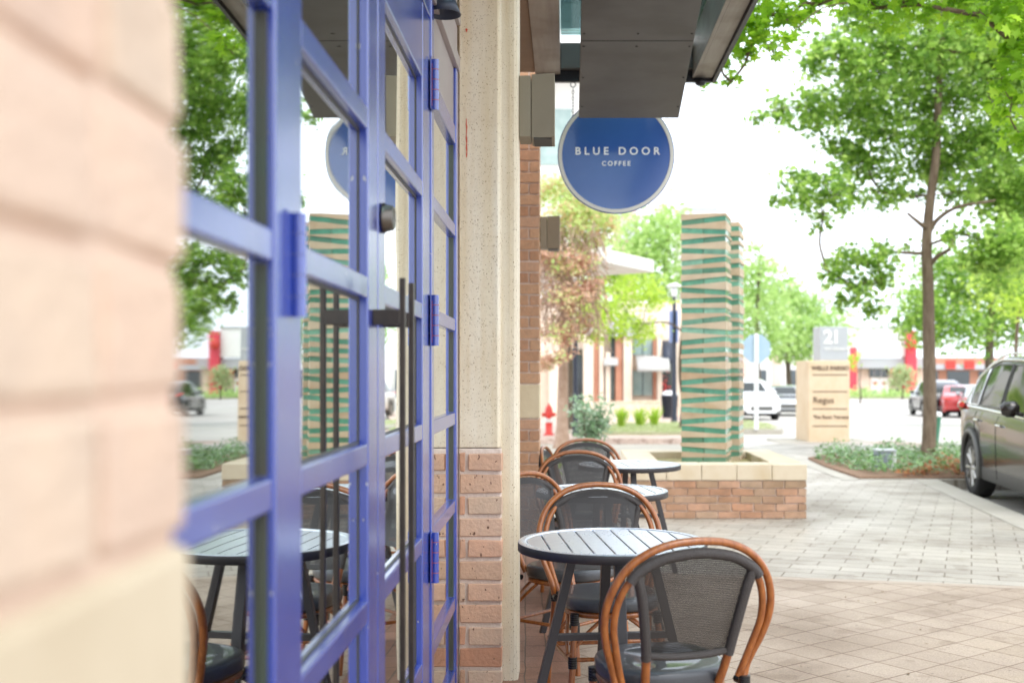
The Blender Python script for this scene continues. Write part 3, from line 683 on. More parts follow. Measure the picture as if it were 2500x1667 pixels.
# ------------------------------------------------------------------ round sign
c = Vector((.3725, 8.2, 2.942)); q = thing('hanging_sign', c, 'round blue sign with white lettering hanging from the end of the canopy', 'sign')
SK = 8.2/6
Mz = Matrix.Translation(c) @ Matrix.Rotation(R(90), 4, 'X') @ Matrix.Scale(SK, 4)
mb = MB(); mb.lathe([(0, .010), (.290, .010)], 72, M=Mz, sm=False); mb.lathe([(.290, -.010), (0, -.010)], 72, M=Mz, sm=False); mb.build('sign_face', M['signblue'], q)
mb = MB(); mb.lathe([(.290, .0125), (.309, .0125)], 72, M=Mz, sm=False); mb.lathe([(.309, -.0125), (.290, -.0125), (.290, .0125)], 72, M=Mz, sm=False); mb.build('rim', M['signrim'], q)
mb = MB(); mb.lathe([(.309, .0128), (.3135, .011), (.3135, -.011), (.309, -.0128)], 72, M=Mz); mb.build('edge_trim', M['signblue'], q)
def TM(x, y, z): return Matrix.Translation((x, y, z)) @ Matrix.Rotation(R(90), 4, 'X')
text_mesh('BLUE DOOR', .0775, M['white'], 'lettering', TM(.3815, 8.184, W(1507, 371, 8.2).z), q, .001, 1.62, offset=.0012)
text_mesh('COFFEE', .047, M['white'], 'lettering', TM(.3725, 8.184, W(1504, 401, 8.2).z), q, .001, 1.40, offset=.0010)
for x in (.057, .688):
    zt = ZB-.005; zb = c.z+math.sqrt((.3135*SK)**2-(x-c.x)**2); mb = MB(); z = zt; k = 0
    ring = [(x+.019*math.cos(a), 8.2, zt-.019+.019*math.sin(a)) for a in [2*math.pi*i/14 for i in range(14)]]
    mb.tube(ring, .0035, 6, closed=True); z = zt-.041
    while z > zb-.011:
        pts = []
        for i in range(10):
            a = 2*math.pi*i/10; u = .007*math.cos(a); pts.append((x+(u if k % 2 else 0), 8.2+(0 if k % 2 else u), z-.012+.015*math.sin(a)))
        mb.tube(pts, .0022, 5, closed=True); z -= .0225; k += 1
    mb.build('chain', M['chain'], q)
# ------------------------------------------------------------------ cafe chair (faces +y)
def mirror(pts): return [(-x, y, z) for x, y, z in pts]
def make_chair(loc, rz, label):
    q = thing('cafe_chair', loc, label, 'chair', 'bistro chairs along the coffee shop front', rz)
    half = [(0, -.300, .862), (.075, -.298, .856), (.145, -.291, .834), (.203, -.279, .794), (.242, -.264, .738), (.262, -.245, .675), (.263, -.228, .615), (.250, -.208, .555), (.230, -.188, .50), (.214, -.174, .45), (.207, -.178, .40), (.209, -.200, .30), (.217, -.232, .15), (.224, -.262, 0)]
    hs = spline(half, 5); full = [(-v[0], v[1], v[2]) for v in hs[::-1]][:-1]+[tuple(v) for v in hs]
    MB().tube(full, .0122, 12).build('hoop', M['rattan'], q, world=False)
    inner = [(.186, -.280, .770), (.215, -.266, .726), (.233, -.248, .668), (.235, -.230, .605), (.222, -.210, .545), (.205, -.190, .48), (.189, -.174, .425)]
    for pts in (inner, mirror(inner)): MB().tube(spline(pts, 5), .0112, 10).build('side_tube', M['rattan'], q, world=False)
    rail = [(.203, -.284, .748), (.180, -.287, .776), (.122, -.294, .808), (.06, -.298, .822), (0, -.299, .827)]
    rl = spline(rail, 4); rf = [tuple(v) for v in rl]+[(-v[0], v[1], v[2]) for v in rl[::-1]][1:]
    mb = MB().tube(rf, .0165, 10)
    post = [(.182, -.285, .766), (.166, -.276, .71), (.151, -.258, .63), (.139, -.240, .56), (.132, -.225, .508)]
    for pts in (post, mirror(post)): mb.tube(spline(pts, 4), .0155, 10)
    mb.tube(spline([(-.130, -.225, .520), (-.06, -.232, .514), (0, -.234, .513), (.06, -.232, .514), (.130, -.225, .520)], 3), .012, 8)
    mb.build('back_frame', M['sleeve'], q, world=False)
    lo = [(.1315, -.224, .510), (.126, -.204, .46), (.119, -.182, .412)]
    for pts in (lo, mirror(lo)): MB().tube(spline(pts, 3), .0135, 10).build('back_post', M['rattan'], q, world=False)
    # woven back
    mb = MB(); nu, nv = 16, 12; vs = []
    for j in range(nv+1):
        v = j/nv
        for i in range(nu+1):
            u = -1+2*i/nu; w = .134+(.190-.134)*v; x = u*w
            zt = .838-.066*abs(x/.19)**2.1; z = .508+(zt-.508)*v; y = -.212-.068*min(1, v*1.05)-.010*(1-u*u)*(1-abs(2*v-1)**2)
            vs.append((x, y, z))
    fs = [(j*(nu+1)+i, j*(nu+1)+i+1, (j+1)*(nu+1)+i+1, (j+1)*(nu+1)+i) for j in range(nv) for i in range(nu)]
    mb.add(vs, fs, 0, True); mb.build('backrest', M['fabric'], q, world=False)
    # seat
    def se(a, k, n=40, e=2.6):
        out = []
        for i in range(n):
            t = 2*math.pi*i/n; cx, sy = math.cos(t), math.sin(t)
            out.append((a*math.copysign(abs(cx)**(2/e), cx), k*math.copysign(abs(sy)**(2/e), sy)))
        return out
    mb = MB(); rings = [(.90, .402), (.985, .405), (1.0, .415), (1.0, .440), (.985, .450), (.95, .4555), (.88, .457), (.6, .453), (.3, .450), (.02, .449)]
    vs = []; n = 40
    for s_, z in rings: vs += [(x, y, z) for x, y in se(.198*s_, .195*s_)]
    fs = [(i*n+k, i*n+(k+1) % n, (i+1)*n+(k+1) % n, (i+1)*n+k) for i in range(len(rings)-1) for k in range(n)]
    mb.add(vs, fs, 0, True); mb.f.append(list(range(n))[::-1]); mb.mi.append(0); mb.sm.append(False)
    mb.build('seat', M['seat'], q, world=False)
    MB().tube([(x, y, .390) for x, y in se(.182, .178)], .0125, 8, closed=True).build('seat_frame', M['rattan'], q, world=False)
    leg = [(.165, .150, .395), (.176, .168, .25), (.186, .184, .1), (.192, .195, 0)]
    for pts in (leg, mirror(leg)): MB().tube(spline(pts, 3), .0135, 10).build('leg', M['rattan'], q, world=False)
    mb = MB(); A = (.212, -.222, .205); B = (.180, .174, .205)
    for s_ in (1, -1): mb.tube([(s_*A[0], A[1], A[2]), (s_*B[0], B[1], B[2])], .0085, 8)
    mb.tube([(-.212, -.222, .19), (.212, -.222, .19)], .0085, 8); mb.tube([(-.18, .174, .22), (.18, .174, .22)], .0085, 8)
    for s_ in (1, -1):
        for yy, k in ((-.20, -.06), (.165, .04)): mb.tube(spline([(s_*.20, yy, .24), (s_*.19, (yy+k)/2, .315), (s_*.178, k, .378)], 4), .0075, 6)
    for yy, s_ in ((-.215, 1), (-.215, -1), (.17, 1), (.17, -1)): mb.tube(spline([(s_*.195, yy, .235), (s_*.12, yy*.95, .32), (s_*.04, yy*.86, .382)], 4), .0075, 6)
    mb.build('stretcher', M['rattan'], q, world=False)
    for (x, y, z, t) in ((.2115, -.222, .205, .006), (.179, .173, .21, .004), (.205, -.183, .405, .0), (.168, .153, .375, 0)):
        for s_ in (1, -1):
            mb = MB()
            for k in range(5): mb.tube([(s_*x, y, z-.022+k*.009), (s_*x, y, z-.022+(k+1)*.009-.001)], .0185, 10)
            mb.tube([(s_*x, y+(.012 if y < 0 else -.012), z), (s_*(x-.003), y+(.05 if y < 0 else -.05), z)], .0125, 8)
            mb.build('wrap', M['wrap'], q, world=False)
    return q
chair0 = make_chair((.298, 3.535, 0), R(17), 'nearest bistro chair, its black mesh back turned to us in full view')
def chair(x, y, rz, label):
    c_ = copy_tree(chair0); c_.location = (x, y, 0); c_.rotation_euler = (0, 0, R(rz)); c_['label'] = label; return c_
chair(.182, 4.60, 188, 'bistro chair facing us across the nearest round table')
chair(.03, 5.25, 230, 'bistro chair in shade, turned sideways behind the cream column')
chair(.112, 6.63, 187, 'bistro chair facing us behind the second round table, brown pier to its left')
chair(.215, 7.90, 194, 'farthest bistro chair, its hoop showing behind the third round table')
chair(.155, 7.32, 262, 'bistro chair seen edge-on, mostly hidden, next to the brown brick pier')
# ------------------------------------------------------------------ tables
def make_table(loc, rz, label):
    q = thing('cafe_table', loc, label, 'table', 'round slatted tables along the coffee shop front', rz)
    Rr = .345; zt = .74
    mb = MB(); mb.lathe([(.314, zt-.010), (.314, zt-.001), (.316, zt), (.340, zt), (.3435, zt-.002)], 96)
    mb.lathe([(.3435, zt-.002), (.345, zt-.006), (.345, zt-.032), (.340, zt-.034), (.335, zt-.032), (.335, zt-.012), (.314, zt-.010)], 96, mi=1)
    mb.build('rim', [M['tabletop'], M['tleg']], q, world=False)
    mb = MB(); pitch = .070; gap = .0065; rr = .3135; k = -5
    x = -pitch*4.5
    while x < rr:
        a, b = max(x+gap/2, -rr+.004), min(x+pitch-gap/2, rr-.004)
        if b-a > .015:
            n = 7; top = [(a+(b-a)*i/n, math.sqrt(max(0, rr*rr-(a+(b-a)*i/n)**2))) for i in range(n+1)]
            poly = top+[(px, -py) for px, py in top[::-1]]
            poly = [p_ for i, p_ in enumerate(poly) if (Vector(p_)-Vector(poly[i-1])).length > 1e-4]
            mb.prism(poly, zt-.012, zt-.0022, 'z')
        x += pitch
    mb.build('slats', M['tabletop'], q, world=False, bevel=.0015)
    MB().tube([(-.30, 0, zt-.022), (.30, 0, zt-.022)], .012, 4).tube([(0, -.30, zt-.022), (0, .30, zt-.022)], .012, 4).build('underframe', M['tleg'], q, world=False)
    for k in range(4):
        a = k*math.pi/2; d = Vector((math.cos(a), math.sin(a), 0)); t = Vector((-d.y, d.x, 0))
        mb = MB(); p0 = d*.14+Vector((0, 0, zt-.03)); p1 = d*.315; w = .018; th = .016
        vs = [p_+t*sx*w+d*sd*th for p_ in (p1, p0) for sx, sd in ((-1, -1), (1, -1), (1, 1), (-1, 1))]
        mb.add(vs, [(0, 3, 2, 1), (4, 5, 6, 7), (0, 1, 5, 4), (1, 2, 6, 5), (2, 3, 7, 6), (3, 0, 4, 7)])
        mb.build('leg', M['tleg'], q, world=False, bevel=.002)
    zc = .392; r_ = .14+.175*(1-zc/.71)-.008
    mb = MB().box(-r_, r_, -.013, .013, zc-.012, zc+.012); mb.box(-.012, .012, -r_, -.013, zc-.0125, zc+.0125); mb.box(-.012, .012, .013, r_, zc-.0125, zc+.0125)
    mb.build('cross_brace', M['tleg'], q, world=False, bevel=.0015)
    # rain drops
    rr_ = random.Random(3); mb = MB()
    for i in range(330):
        if i < 190: a = rr_.uniform(0, 2*math.pi); r0 = rr_.uniform(.318, .341)
        elif i < 240: a = rr_.uniform(0, 2*math.pi); r0 = .30*math.sqrt(rr_.random())
        else: a = rr_.gauss(1.35, .35); r0 = rr_.uniform(.12, .31)
        x, y = r0*math.cos(a), r0*math.sin(a)
        if r0 < .314 and abs(((x+pitch*4.5) % pitch)-0) < .006: continue
        s_ = rr_.uniform(.0009, .0026) if i < 240 else rr_.uniform(.001, .0026); e = rr_.uniform(.8, 1.6)
        zb = zt+.0002 if r0 > .314 else zt-.0021
        vs = [(x+s_*e*math.cos(2*math.pi*k/7), y+s_*math.sin(2*math.pi*k/7), zb) for k in range(7)]
        vs += [(x+.7*s_*e*math.cos(2*math.pi*k/7), y+.7*s_*math.sin(2*math.pi*k/7), zb+s_*.45) for k in range(7)]+[(x, y, zb+s_*.6)]
        mb.add(vs, [(k, (k+1) % 7, 7+(k+1) % 7, 7+k) for k in range(7)]+[(7+k, 7+(k+1) % 7, 14) for k in range(7)], 0, True)
    tag(mb.build('water_drops', M['water'], q, world=False), kind='stuff')
    return q
t0 = make_table((.172, 4.08, 0), R(6.5), 'nearest round slatted table, wet with rain drops, in front of the nearest chair')
for (x, y, rz, lb) in ((.192, 5.84, 9, 'second round slatted table, between the two rows of mesh-backed chairs'), (.43, 7.5, 7, 'third round slatted table, farthest back beside the brick planter')):
    t_ = copy_tree(t0); t_.location = (x, y, 0); t_.rotation_euler = (0, 0, R(rz)); t_['label'] = lb
# ------------------------------------------------------------------ planter and towers
pl = thing('brick_planter', (1.4, 11.3, 0), 'low brick planter with a pale stone cap around the foot of the towers', 'planter')
x0, x1, y0, y1 = .62, 2.23, 10.36, 12.35
MB().box(x0+.01, x1-.01, y0+.01, y0+.25, 0, .355).box(x0+.01, x0+.25, y0+.25, y1, 0, .355).box(x1-.25, x1-.01, y0+.25, y1, 0, .355).box(x0+.25, x1-.25, y1-.25, y1-.01, 0, .355).build('mortar_core', M['mortar'], pl)
mb = MB(); bricks(mb, x0, x1, y0, y1, 0, .352, 'flr', course=.0705, L=.205, joint=.008, proud=.004, jit=.004); mb.build('brickwork', M['planterbrick'], pl, bevel=.004)
mb = MB(); nn = 5; cw = (x1-x0+.02)/nn
for k in range(nn): mb.box(x0-.01+k*cw+.002, x0-.01+(k+1)*cw-.002, y0-.012, y0+.29, .357, .502, 0, .001)
for k in range(4):
    a = y0+.293+k*(y1-y0-.30)/4; b = a+(y1-y0-.30)/4-.004
    mb.box(x0-.01, x0+.28, a, b, .357, .502); mb.box(x1-.28, x1+.01, a, b, .357, .502)
mb.box(x0+.283, x1-.283, y1-.29, y1-.005, .357, .5)
mb.build('stone_cap', M['capstone'], pl, bevel=.006)
MB().box(x0+.25, x1-.25, y0+.26, y1-.26, .05, .43).build('basin', M['moss'], pl)
def tower(loc, rz, label, seed, H=2.93, wd=.45):
    q = thing('stone_glass_tower', loc, label, 'sculpture', 'stacked stone and green glass towers', rz)
    rr_ = random.Random(seed); z0 = .36; n = 26; pit = (H-z0)/n; ws = wd/2; gt = .052
    MB().box(-ws+.05, ws-.05, -ws+.05, ws-.05, z0, H-.03).build('core', M['moss'], q, world=False)
    st = MB(); gl = MB(); tl = []
    for k in range(n+1):
        a = (1 if k % 2 else -1)*rr_.choice([1, 1, 1, .2, -.6])
        tl.append((a*rr_.uniform(.012, .021), a*rr_.uniform(.002, .006)*rr_.choice([-1, 1])))
    tl[-1] = (0, 0)
    for k in range(n):
        zb = z0+k*pit; zt = zb+pit
        # glass layer from zb to zb+gt, tilted tl[k]; stone above it up to next layer
        def lev(z, t, x, y): return z+t[0]*x/ws+t[1]*y/ws
        jx = rr_.uniform(-.006, .006); w1 = ws+jx
        c4 = [(-1, -1), (1, -1), (1, 1), (-1, 1)]
        vs = [(x*w1, y*w1, lev(zb+gt, tl[k], x*ws, y*ws)) for x, y in c4]+[(x*w1, y*w1, lev(zt, tl[k+1], x*ws, y*ws)) for x, y in c4]
        st.add(vs, [(0, 3, 2, 1), (4, 5, 6, 7), (0, 1, 5, 4), (1, 2, 6, 5), (2, 3, 7, 6), (3, 0, 4, 7)])
        wg = ws-.006
        for xa, xb in ((-wg, -.003+jx), (.003+jx, wg)):
            vs = [(x, y, lev(zb, tl[k], x, y)+.0005) for x, y in ((xa, -wg), (xb, -wg), (xb, wg), (xa, wg))]+[(x, y, lev(zb+gt, tl[k], x, y)-.0005) for x, y in ((xa, -wg), (xb, -wg), (xb, wg), (xa, wg))]
            gl.add(vs, [(0, 3, 2, 1), (4, 5, 6, 7), (0, 1, 5, 4), (1, 2, 6, 5), (2, 3, 7, 6), (3, 0, 4, 7)])
    st.build('stone_slabs', M['towerstone'], q, world=False, bevel=.004)
    gl.build('glass_slabs', M['towerglass'], q, world=False)
    return q
tower((1.43, 11.32, 0), R(-15), 'front tower of stacked sandstone wedges and green glass in the brick planter', 5)
tower((1.665, 11.98, 0), R(-15), 'rear tower of sandstone and green glass, partly hidden behind the front one', 9)
# ------------------------------------------------------------------ monument sign
def near_far(px, py, D): return W(px, py, D)
MD = 25.0; zb = gz(25)-.125
q = thing('monument_sign', (5.8, MD, zb), 'tan stone block sign with a grey numbered top on its own slab', 'sign')
MB().box(4.75, 6.9, 24.3, 26.4, zb-.13, zb+.015).build('base_slab', M['concrete'], q, bevel=.02)
A_ = W(1945, 1083, MD); xm = W(1974, 0, MD).x; xr = W(2075, 0, MD).x; zt = W(0, 878, MD).z
# body turned slightly so that its left side shows
Mm = Matrix.Translation((xm, MD, 0)) @ Matrix.Rotation(R(0), 4, 'Z')
wd = xr-xm
MB().prism([(xm, MD), (xr, MD), (xr-.05, MD+1.15), (xm-.05, MD+1.15)], zb, zt-.02, 'z').build('block', M['signstone'], q, bevel=.02)
xm0 = xm
def onface(txt, px, py, size, m, sp_=1.0, off=.0):
    v = W(px, py, MD); return text_mesh(txt, size, m, 'lettering', TM(v.x, MD-.006, v.z), q, .004, sp_, 'LEFT', off)
onface('WELLS FARGO', 1981, 899, .128, M['signtext'], 1.0, .004)
onface('Regus', 1984, 977, .20, M['signtext'], 1.0, .001)
onface('The Root Terrace', 1985, 1018, .108, M['signtext'], 1.0, .002)
mb = MB()
for py in (915, 956, 998, 1040):
    v = W(1984, py, MD); mb.box(v.x, xr-.06, MD-.004, MD+.01, v.z-.012, v.z+.012)
mb.build('groove', M['signtext'], q)
v0 = W(2003, 797, MD); v1 = W(2072, 878, MD)
MB().prism([(v0.x, MD+.05), (v1.x, MD+.05), (v1.x-.02, MD+.8), (v0.x+.01, MD+.8)], zt-.021, v0.z, 'z').build('numbered_top', M['greymetal'], q, bevel=.01)
v = W(2011, 824, MD); text_mesh('21', .42, M['white'], 'lettering', TM(v.x, MD+.04, v.z), q, .006, .85, 'LEFT', .012)
v = W(2013, 852, MD); text_mesh('WATERWAY', .10, M['white'], 'lettering', TM(v.x, MD+.04, v.z), q, .004, .95, 'LEFT', .002)
# ------------------------------------------------------------------ street furniture
D_ = 29.7; v = W(1846, 851, D_); q = thing('stop_sign', (v.x, D_, gz(D_)), 'back of an octagonal road sign on a pale post beside the tower', 'sign')
pts = [(v.x+.375/math.cos(R(22.5))*math.cos(R(22.5+45*k)), v.z+.375/math.cos(R(22.5))*math.sin(R(22.5+45*k))) for k in range(8)]
MB().prism(pts, D_, D_+.006, 'y').build('plate', M['signback'], q)
MB().box(v.x-.055, v.x+.055, D_-.06, D_-.002, gz(D_), v.z+.40).build('post', M['post'], q, bevel=.01)
# street lamp
D_ = 35.0; v = W(1646, 700, D_); q = thing('street_lamp', (v.x, D_, gz(D_)), 'tall street lamp with a flat hat and a blue banner, left of the tower', 'street lamp')
MB().tube([(v.x, D_, gz(D_)), (v.x, D_, gz(D_)+.5), (v.x, D_, v.z-.3)], [.11, .075, .055], 12).build('pole', M['navy'], q)
mb = MB(); mb.lathe([(0, .13), (.05, .12), (.27, .02), (.27, 0), (.1, -.02), (0, -.02)], 20, M=Matrix.Translation((v.x, D_, v.z))); mb.build('hat', M['post'], q)
mb = MB(); mb.lathe([(.05, -.32), (.10, -.28), (.11, -.05), (.07, -.02)], 16, M=Matrix.Translation((v.x, D_, v.z))); mb.build('lantern', M['headlight'], q)
MB().box(v.x+.06, v.x+.10, D_-.3, D_+.3, v.z-1.75, v.z-.75).box(v.x-.16, v.x+.12, D_-.02, D_+.0, v.z-1.75, v.z-.75).build('banner', M['banner'], q)
D_ = 25.8; v = W(1405, 815, D_); q = thing('lamp_post', (v.x, D_, gz(D_)), 'thin dark post with a small white globe, standing by the far kerb', 'street lamp')
MB().tube([(v.x, D_, gz(D_)), (v.x, D_, gz(D_)+.3), (v.x, D_, v.z)], [.09, .06, .055], 10).build('pole', M['navy'], q)
MB().tube(spline([(v.x, D_, v.z-.02), (v.x+.1, D_, v.z+.03), (v.x+.30, D_, v.z-.02)], 4), .02, 6).build('arm', M['navy'], q)
mb = MB(); mb.lathe([(.001, -.12)]+[(.12*math.sin(a), -.12*math.cos(a)) for a in [math.pi*k/10 for k in range(1, 10)]]+[(.001, .12)], 14, M=Matrix.Translation((v.x+.30, D_, v.z+.10))); mb.build('globe', M['white'], q)
# hydrant
D_ = 26.0; v = W(1340, 1053, D_); z = gz(D_)
q = thing('fire_hydrant', (v.x, D_, z), 'red fire hydrant with a white collar at the foot of the vine', 'hydrant')
mb = MB(); mb.lathe([(.13, 0), (.13, .03), (.085, .05), (.08, .44), (.10, .46), (.10, .50), (.095, .52), (.09, .60), (.055, .68), (.02, .70), (.02, .74), (.001, .75)], 16, M=Matrix.Translation((v.x, D_, z)))
mb.tube([(v.x-.16, D_, z+.48), (v.x+.16, D_, z+.48)], .045, 10); mb.tube([(v.x, D_-.16, z+.44), (v.x, D_, z+.44)], .055, 10); mb.build('body', M['hydrant'], q)
mb = MB(); mb.lathe([(.083, .30), (.090, .31), (.090, .40), (.083, .41)], 16, M=Matrix.Translation((v.x, D_, z))); mb.build('collar', M['white'], q)
# litter bin
D_ = 43.0; v = W(1635, 1013, D_); z = gz(D_)
q = thing('litter_bin', (v.x, D_, z), 'black slatted litter bin with a white bag, by the street lamp', 'bin')
mb = MB(); mb.lathe([(.24, 0), (.30, .80), (.33, .82), (.33, .88), (.28, .88), (.27, .8), (.2, .1), (.001, .1)], 20, M=Matrix.Translation((v.x, D_, z)))
for k in range(20):
    a = 2*math.pi*k/20; mb.tube([(v.x+.255*math.cos(a), D_+.255*math.sin(a), z), (v.x+.315*math.cos(a), D_+.315*math.sin(a), z+.8)], .014, 4)
mb.build('body', M['can'], q)
mb = MB(); mb.lathe([(.29, .80), (.31, .89), (.26, .99), (.14, 1.05), (.001, 1.0)], 14, M=Matrix.Translation((v.x, D_, z))); mb.build('bag', M['bag'], q)
# green bollard
a = W(2284, 1076, 21.5); b = W(2291, 1014, 21.3); q = thing('bollard', (a.x, a.y, 0), 'leaning green bollard with a white cap behind the trunk of the tree', 'bollard')
MB().tube([(a.x-.01, a.y, -.13), tuple(a), tuple(b)], .058, 14).build('post', M['green_post'], q)
dn = (b-a).normalized(); MB().tube([b, b+dn*.03, b+dn*.06, b+dn*.075], [.066, .068, .05, .01], 14).build('cap', M['white'], q)
# utility box in the bed
v = W(2155, 1130, 15.6); q = thing('utility_box', (v.x, 15.6, .03), 'small grey box standing in the leafy bed', 'box')
MB().box(v.x-.09, v.x+.10, 15.5, 15.75, .03, .26).build('body', M['boxgrey'], q, bevel=.01)
MB().box(v.x-.10, v.x+.17, 15.49, 15.76, .26, .285).build('lid', M['greymetal'], q, bevel=.004)
MB().box(v.x+.10, v.x+.165, 15.52, 15.73, .03, .255).build('side_cabinet', M['post'], q, bevel=.006)
# ------------------------------------------------------------------ cars (local: front +y, centre at mid length)
def interp(tab, s):
    if s <= tab[0][0]: return tab[0][1]
    for (a, va), (b, vb) in zip(tab, tab[1:]):
        if s <= b:
            t = (s-a)/(b-a); return va+(vb-va)*t
    return tab[-1][1]
def smooth_tab(tab, L, n=200):
    xs = np.linspace(0, L, n); v = np.array([interp(tab, x) for x in xs]); k = np.array([1, 2, 3, 2, 1])/9
    for _ in range(3):
        vp = np.pad(v, 2, mode='edge'); v = np.convolve(vp, k, 'valid')
    return [(x, float(y)) for x, y in zip(xs, v)]
SUV = dict(L=4.6, top=[(0, .66), (.03, .98), (.10, 1.10), (.30, 1.25), (.55, 1.43), (.85, 1.57), (1.15, 1.64), (1.5, 1.68), (2.3, 1.665), (2.85, 1.57), (3.55, 1.12), (4.1, 1.02), (4.45, .90), (4.6, .60)],
           belt=[(0, .72), (.06, .98), (.2, 1.10), (.6, 1.06), (3.0, .99), (3.5, .98), (4.2, .90), (4.6, .56)],
           hw=[(0, .66), (.06, .78), (.25, .87), (.7, .92), (2.4, .93), (3.9, .92), (4.35, .84), (4.6, .60)], wheels=(.92, 3.66), wr=.35, ar=.41, win=[(.66, 1.08), (1.14, 2.0), (2.08, 2.98)], ws=(2.92, 3.5), rw=(.13, .40), cladding=True)
SEDAN = dict(L=4.5, top=[(0, .62), (.05, .95), (.5, 1.06), (.75, 1.12), (1.35, 1.40), (2.1, 1.45), (2.6, 1.38), (3.35, 1.0), (4.1, .90), (4.4, .80), (4.5, .5)],
             belt=[(0, .62), (.08, .90), (.5, .97), (3.0, .92), (4.1, .84), (4.5, .5)], hw=[(0, .62), (.1, .78), (.5, .88), (2.3, .9), (3.9, .88), (4.3, .80), (4.5, .55)],
             wheels=(.85, 3.6), wr=.32, ar=.37, win=[(.95, 1.75), (1.83, 2.7)], ws=(2.65, 3.3), rw=(.76, 1.3), cladding=False)
def make_car(name, loc, rz, label, P, paint, detail=False, plate=None):
    q = thing(name, loc, label, 'car', None, rz); L = P['L']; h = L/2
    top = smooth_tab(P['top'], L); belt = smooth_tab(P['belt'], L); hwt = smooth_tab(P['hw'], L)
    def sill(s):
        z = .24
        if s < .3: z = .24+(.3-s)*.45
        if s > L-.35: z = max(z, .22+(s-L+.35)*.3)
        for w in P['wheels']:
            if abs(s-w) < P['ar']: z = max(z, P['wr']+math.sqrt(P['ar']**2-(s-w)**2))
        return z
    def section(s):
        t, b, w, z0 = interp(top, s), interp(belt, s), interp(hwt, s), sill(s)
        b = min(b, t-.015); b = max(b, z0+.05)
        g = max(0, min(1, (t-b)/.55)); sh = z0+(b-z0)*.0
        wr = w-.035-.20*g
        m1 = z0+min(.16, (b-z0)*.3); m2 = z0+(b-z0)*.62
        pts = [(w-.05, z0), (w-.012, z0+.03), (w-.008, m1), (w, m1+.02), (w+.006, m2), (w+.004, b-.09), (w-.045, b)]
        if g > .05:
            for k in (.25, .5, .75): pts.append((w-.048+(wr-w+.048)*k+.012*math.sin(k*math.pi), b+(t-.045-b)*k))
            pts += [(wr, t-.045), (wr-.06, t-.016), (wr*.55, t-.003), (0, t)]
        else:
            e = t-b
            for k in (.15, .3, .45): pts.append((w-.05-(w*.5)*k, b+e*(.4+k)))
            pts += [(w*.66, t-.006), (w*.6, t-.004), (w*.35, t-.001), (0, t)]
        return pts
    ss = sorted(set([0, .015, .03, .06, .1, .15, .2]+[L-x for x in (0, .015, .04, .08, .14, .2)]+list(np.round(np.arange(.25, L-.2, .06), 3))+[w+d for w in P['wheels'] for d in (-P['ar']*.999, -P['ar']*.96, P['ar']*.96, P['ar']*.999, -.33, .33)]))
    mb = MB(); vs = []; secs = [section(s) for s in ss]; n = len(secs[0])
    for s, sec in zip(ss, secs):
        vs += [(x, s-h, z) for x, z in sec]+[(-x, s-h, z) for x, z in sec[:-1][::-1]]
    m = 2*n-1; fs = []; mis = []
    for i in range(len(ss)-1):
        for k in range(m-1):
            fs.append((i*m+k, (i+1)*m+k, (i+1)*m+k+1, i*m+k+1)); kk = min(k, m-2-k); mis.append(1 if (P['cladding'] and kk < 2) else 0)
    mb.add(vs, fs, 0, True); mb.mi = mis
    mb.f.append(list(range(m))[::-1][::-1]); mb.mi.append(0); mb.sm.append(False); mb.f.append([(len(ss)-1)*m+k for k in range(m)][::-1]); mb.mi.append(0); mb.sm.append(False)
    mb.build('body', [paint, M['clad']], q, world=False)
    # floor and wheel wells
    MB().box(-.72, .72, -h+.15, h-.15, .22, .62).box(-.66, .66, -h+.3, h-.4, .6, .95).build('underbody', M['gap'], q, world=False)
    def sidept(s, t_, off=.004, sx=1):
        sec = section(s); a, b = Vector(sec[6]), Vector(sec[10]); c_ = a.lerp(b, t_); c_.x += .012*math.sin(t_*math.pi)
        return (sx*(c_.x+off), s-h, c_.y)
    for sx in (1, -1):
        for wi, (a, b) in enumerate(P['win']):
            g = MB(); ns, nt_ = 10, 6; gv = []
            for i in range(ns+1):
                s = a+(b-a)*i/ns
                for j in range(nt_+1): gv.append(sidept(s, .10+.80*j/nt_, .005, sx))
            g.add(gv, [(i*(nt_+1)+j, (i+1)*(nt_+1)+j, (i+1)*(nt_+1)+j+1, i*(nt_+1)+j+1)[::sx] for i in range(ns) for j in range(nt_)], 0, True)
            w_ = g.build('window', M['carglass'], q, world=False)
            if detail:
                ed = [sidept(a+(b-a)*i/8, .10, .007, sx) for i in range(9)]+[sidept(b, .10+.8*j/5, .007, sx) for j in range(1, 6)]+[sidept(b-(b-a)*i/8, .90, .007, sx) for i in range(1, 9)]+[sidept(a, .9-.8*j/5, .007, sx) for j in range(1, 5)]
                MB().tube(ed, .010, 6, closed=True, mi=0).build('window_trim', M['gap'] if 0 else M['chrome'] if wi == 0 else M['clad'], w_, world=False)
        if detail:
            a0, b0 = P['win'][0][0]-.12, P['win'][-1][1]+.05
            MB().tube([sidept(a0+(b0-a0)*i/24, .03, .008, sx) for i in range(25)], .017, 6, flat=(.6, 1)).tube([sidept(a0+(b0-a0)*i/24, .985, .006, sx) for i in range(25)], .012, 6).build('chrome_strip', M['chrome'], q, world=False)
            # roof rail
            MB().tube([(sx*(section(s)[11][0]), s-h, section(s)[11][1]+.035) for s in np.linspace(.75, 2.5, 16)], .013, 6).build('roof_rail', M['chrome'], q, world=False)
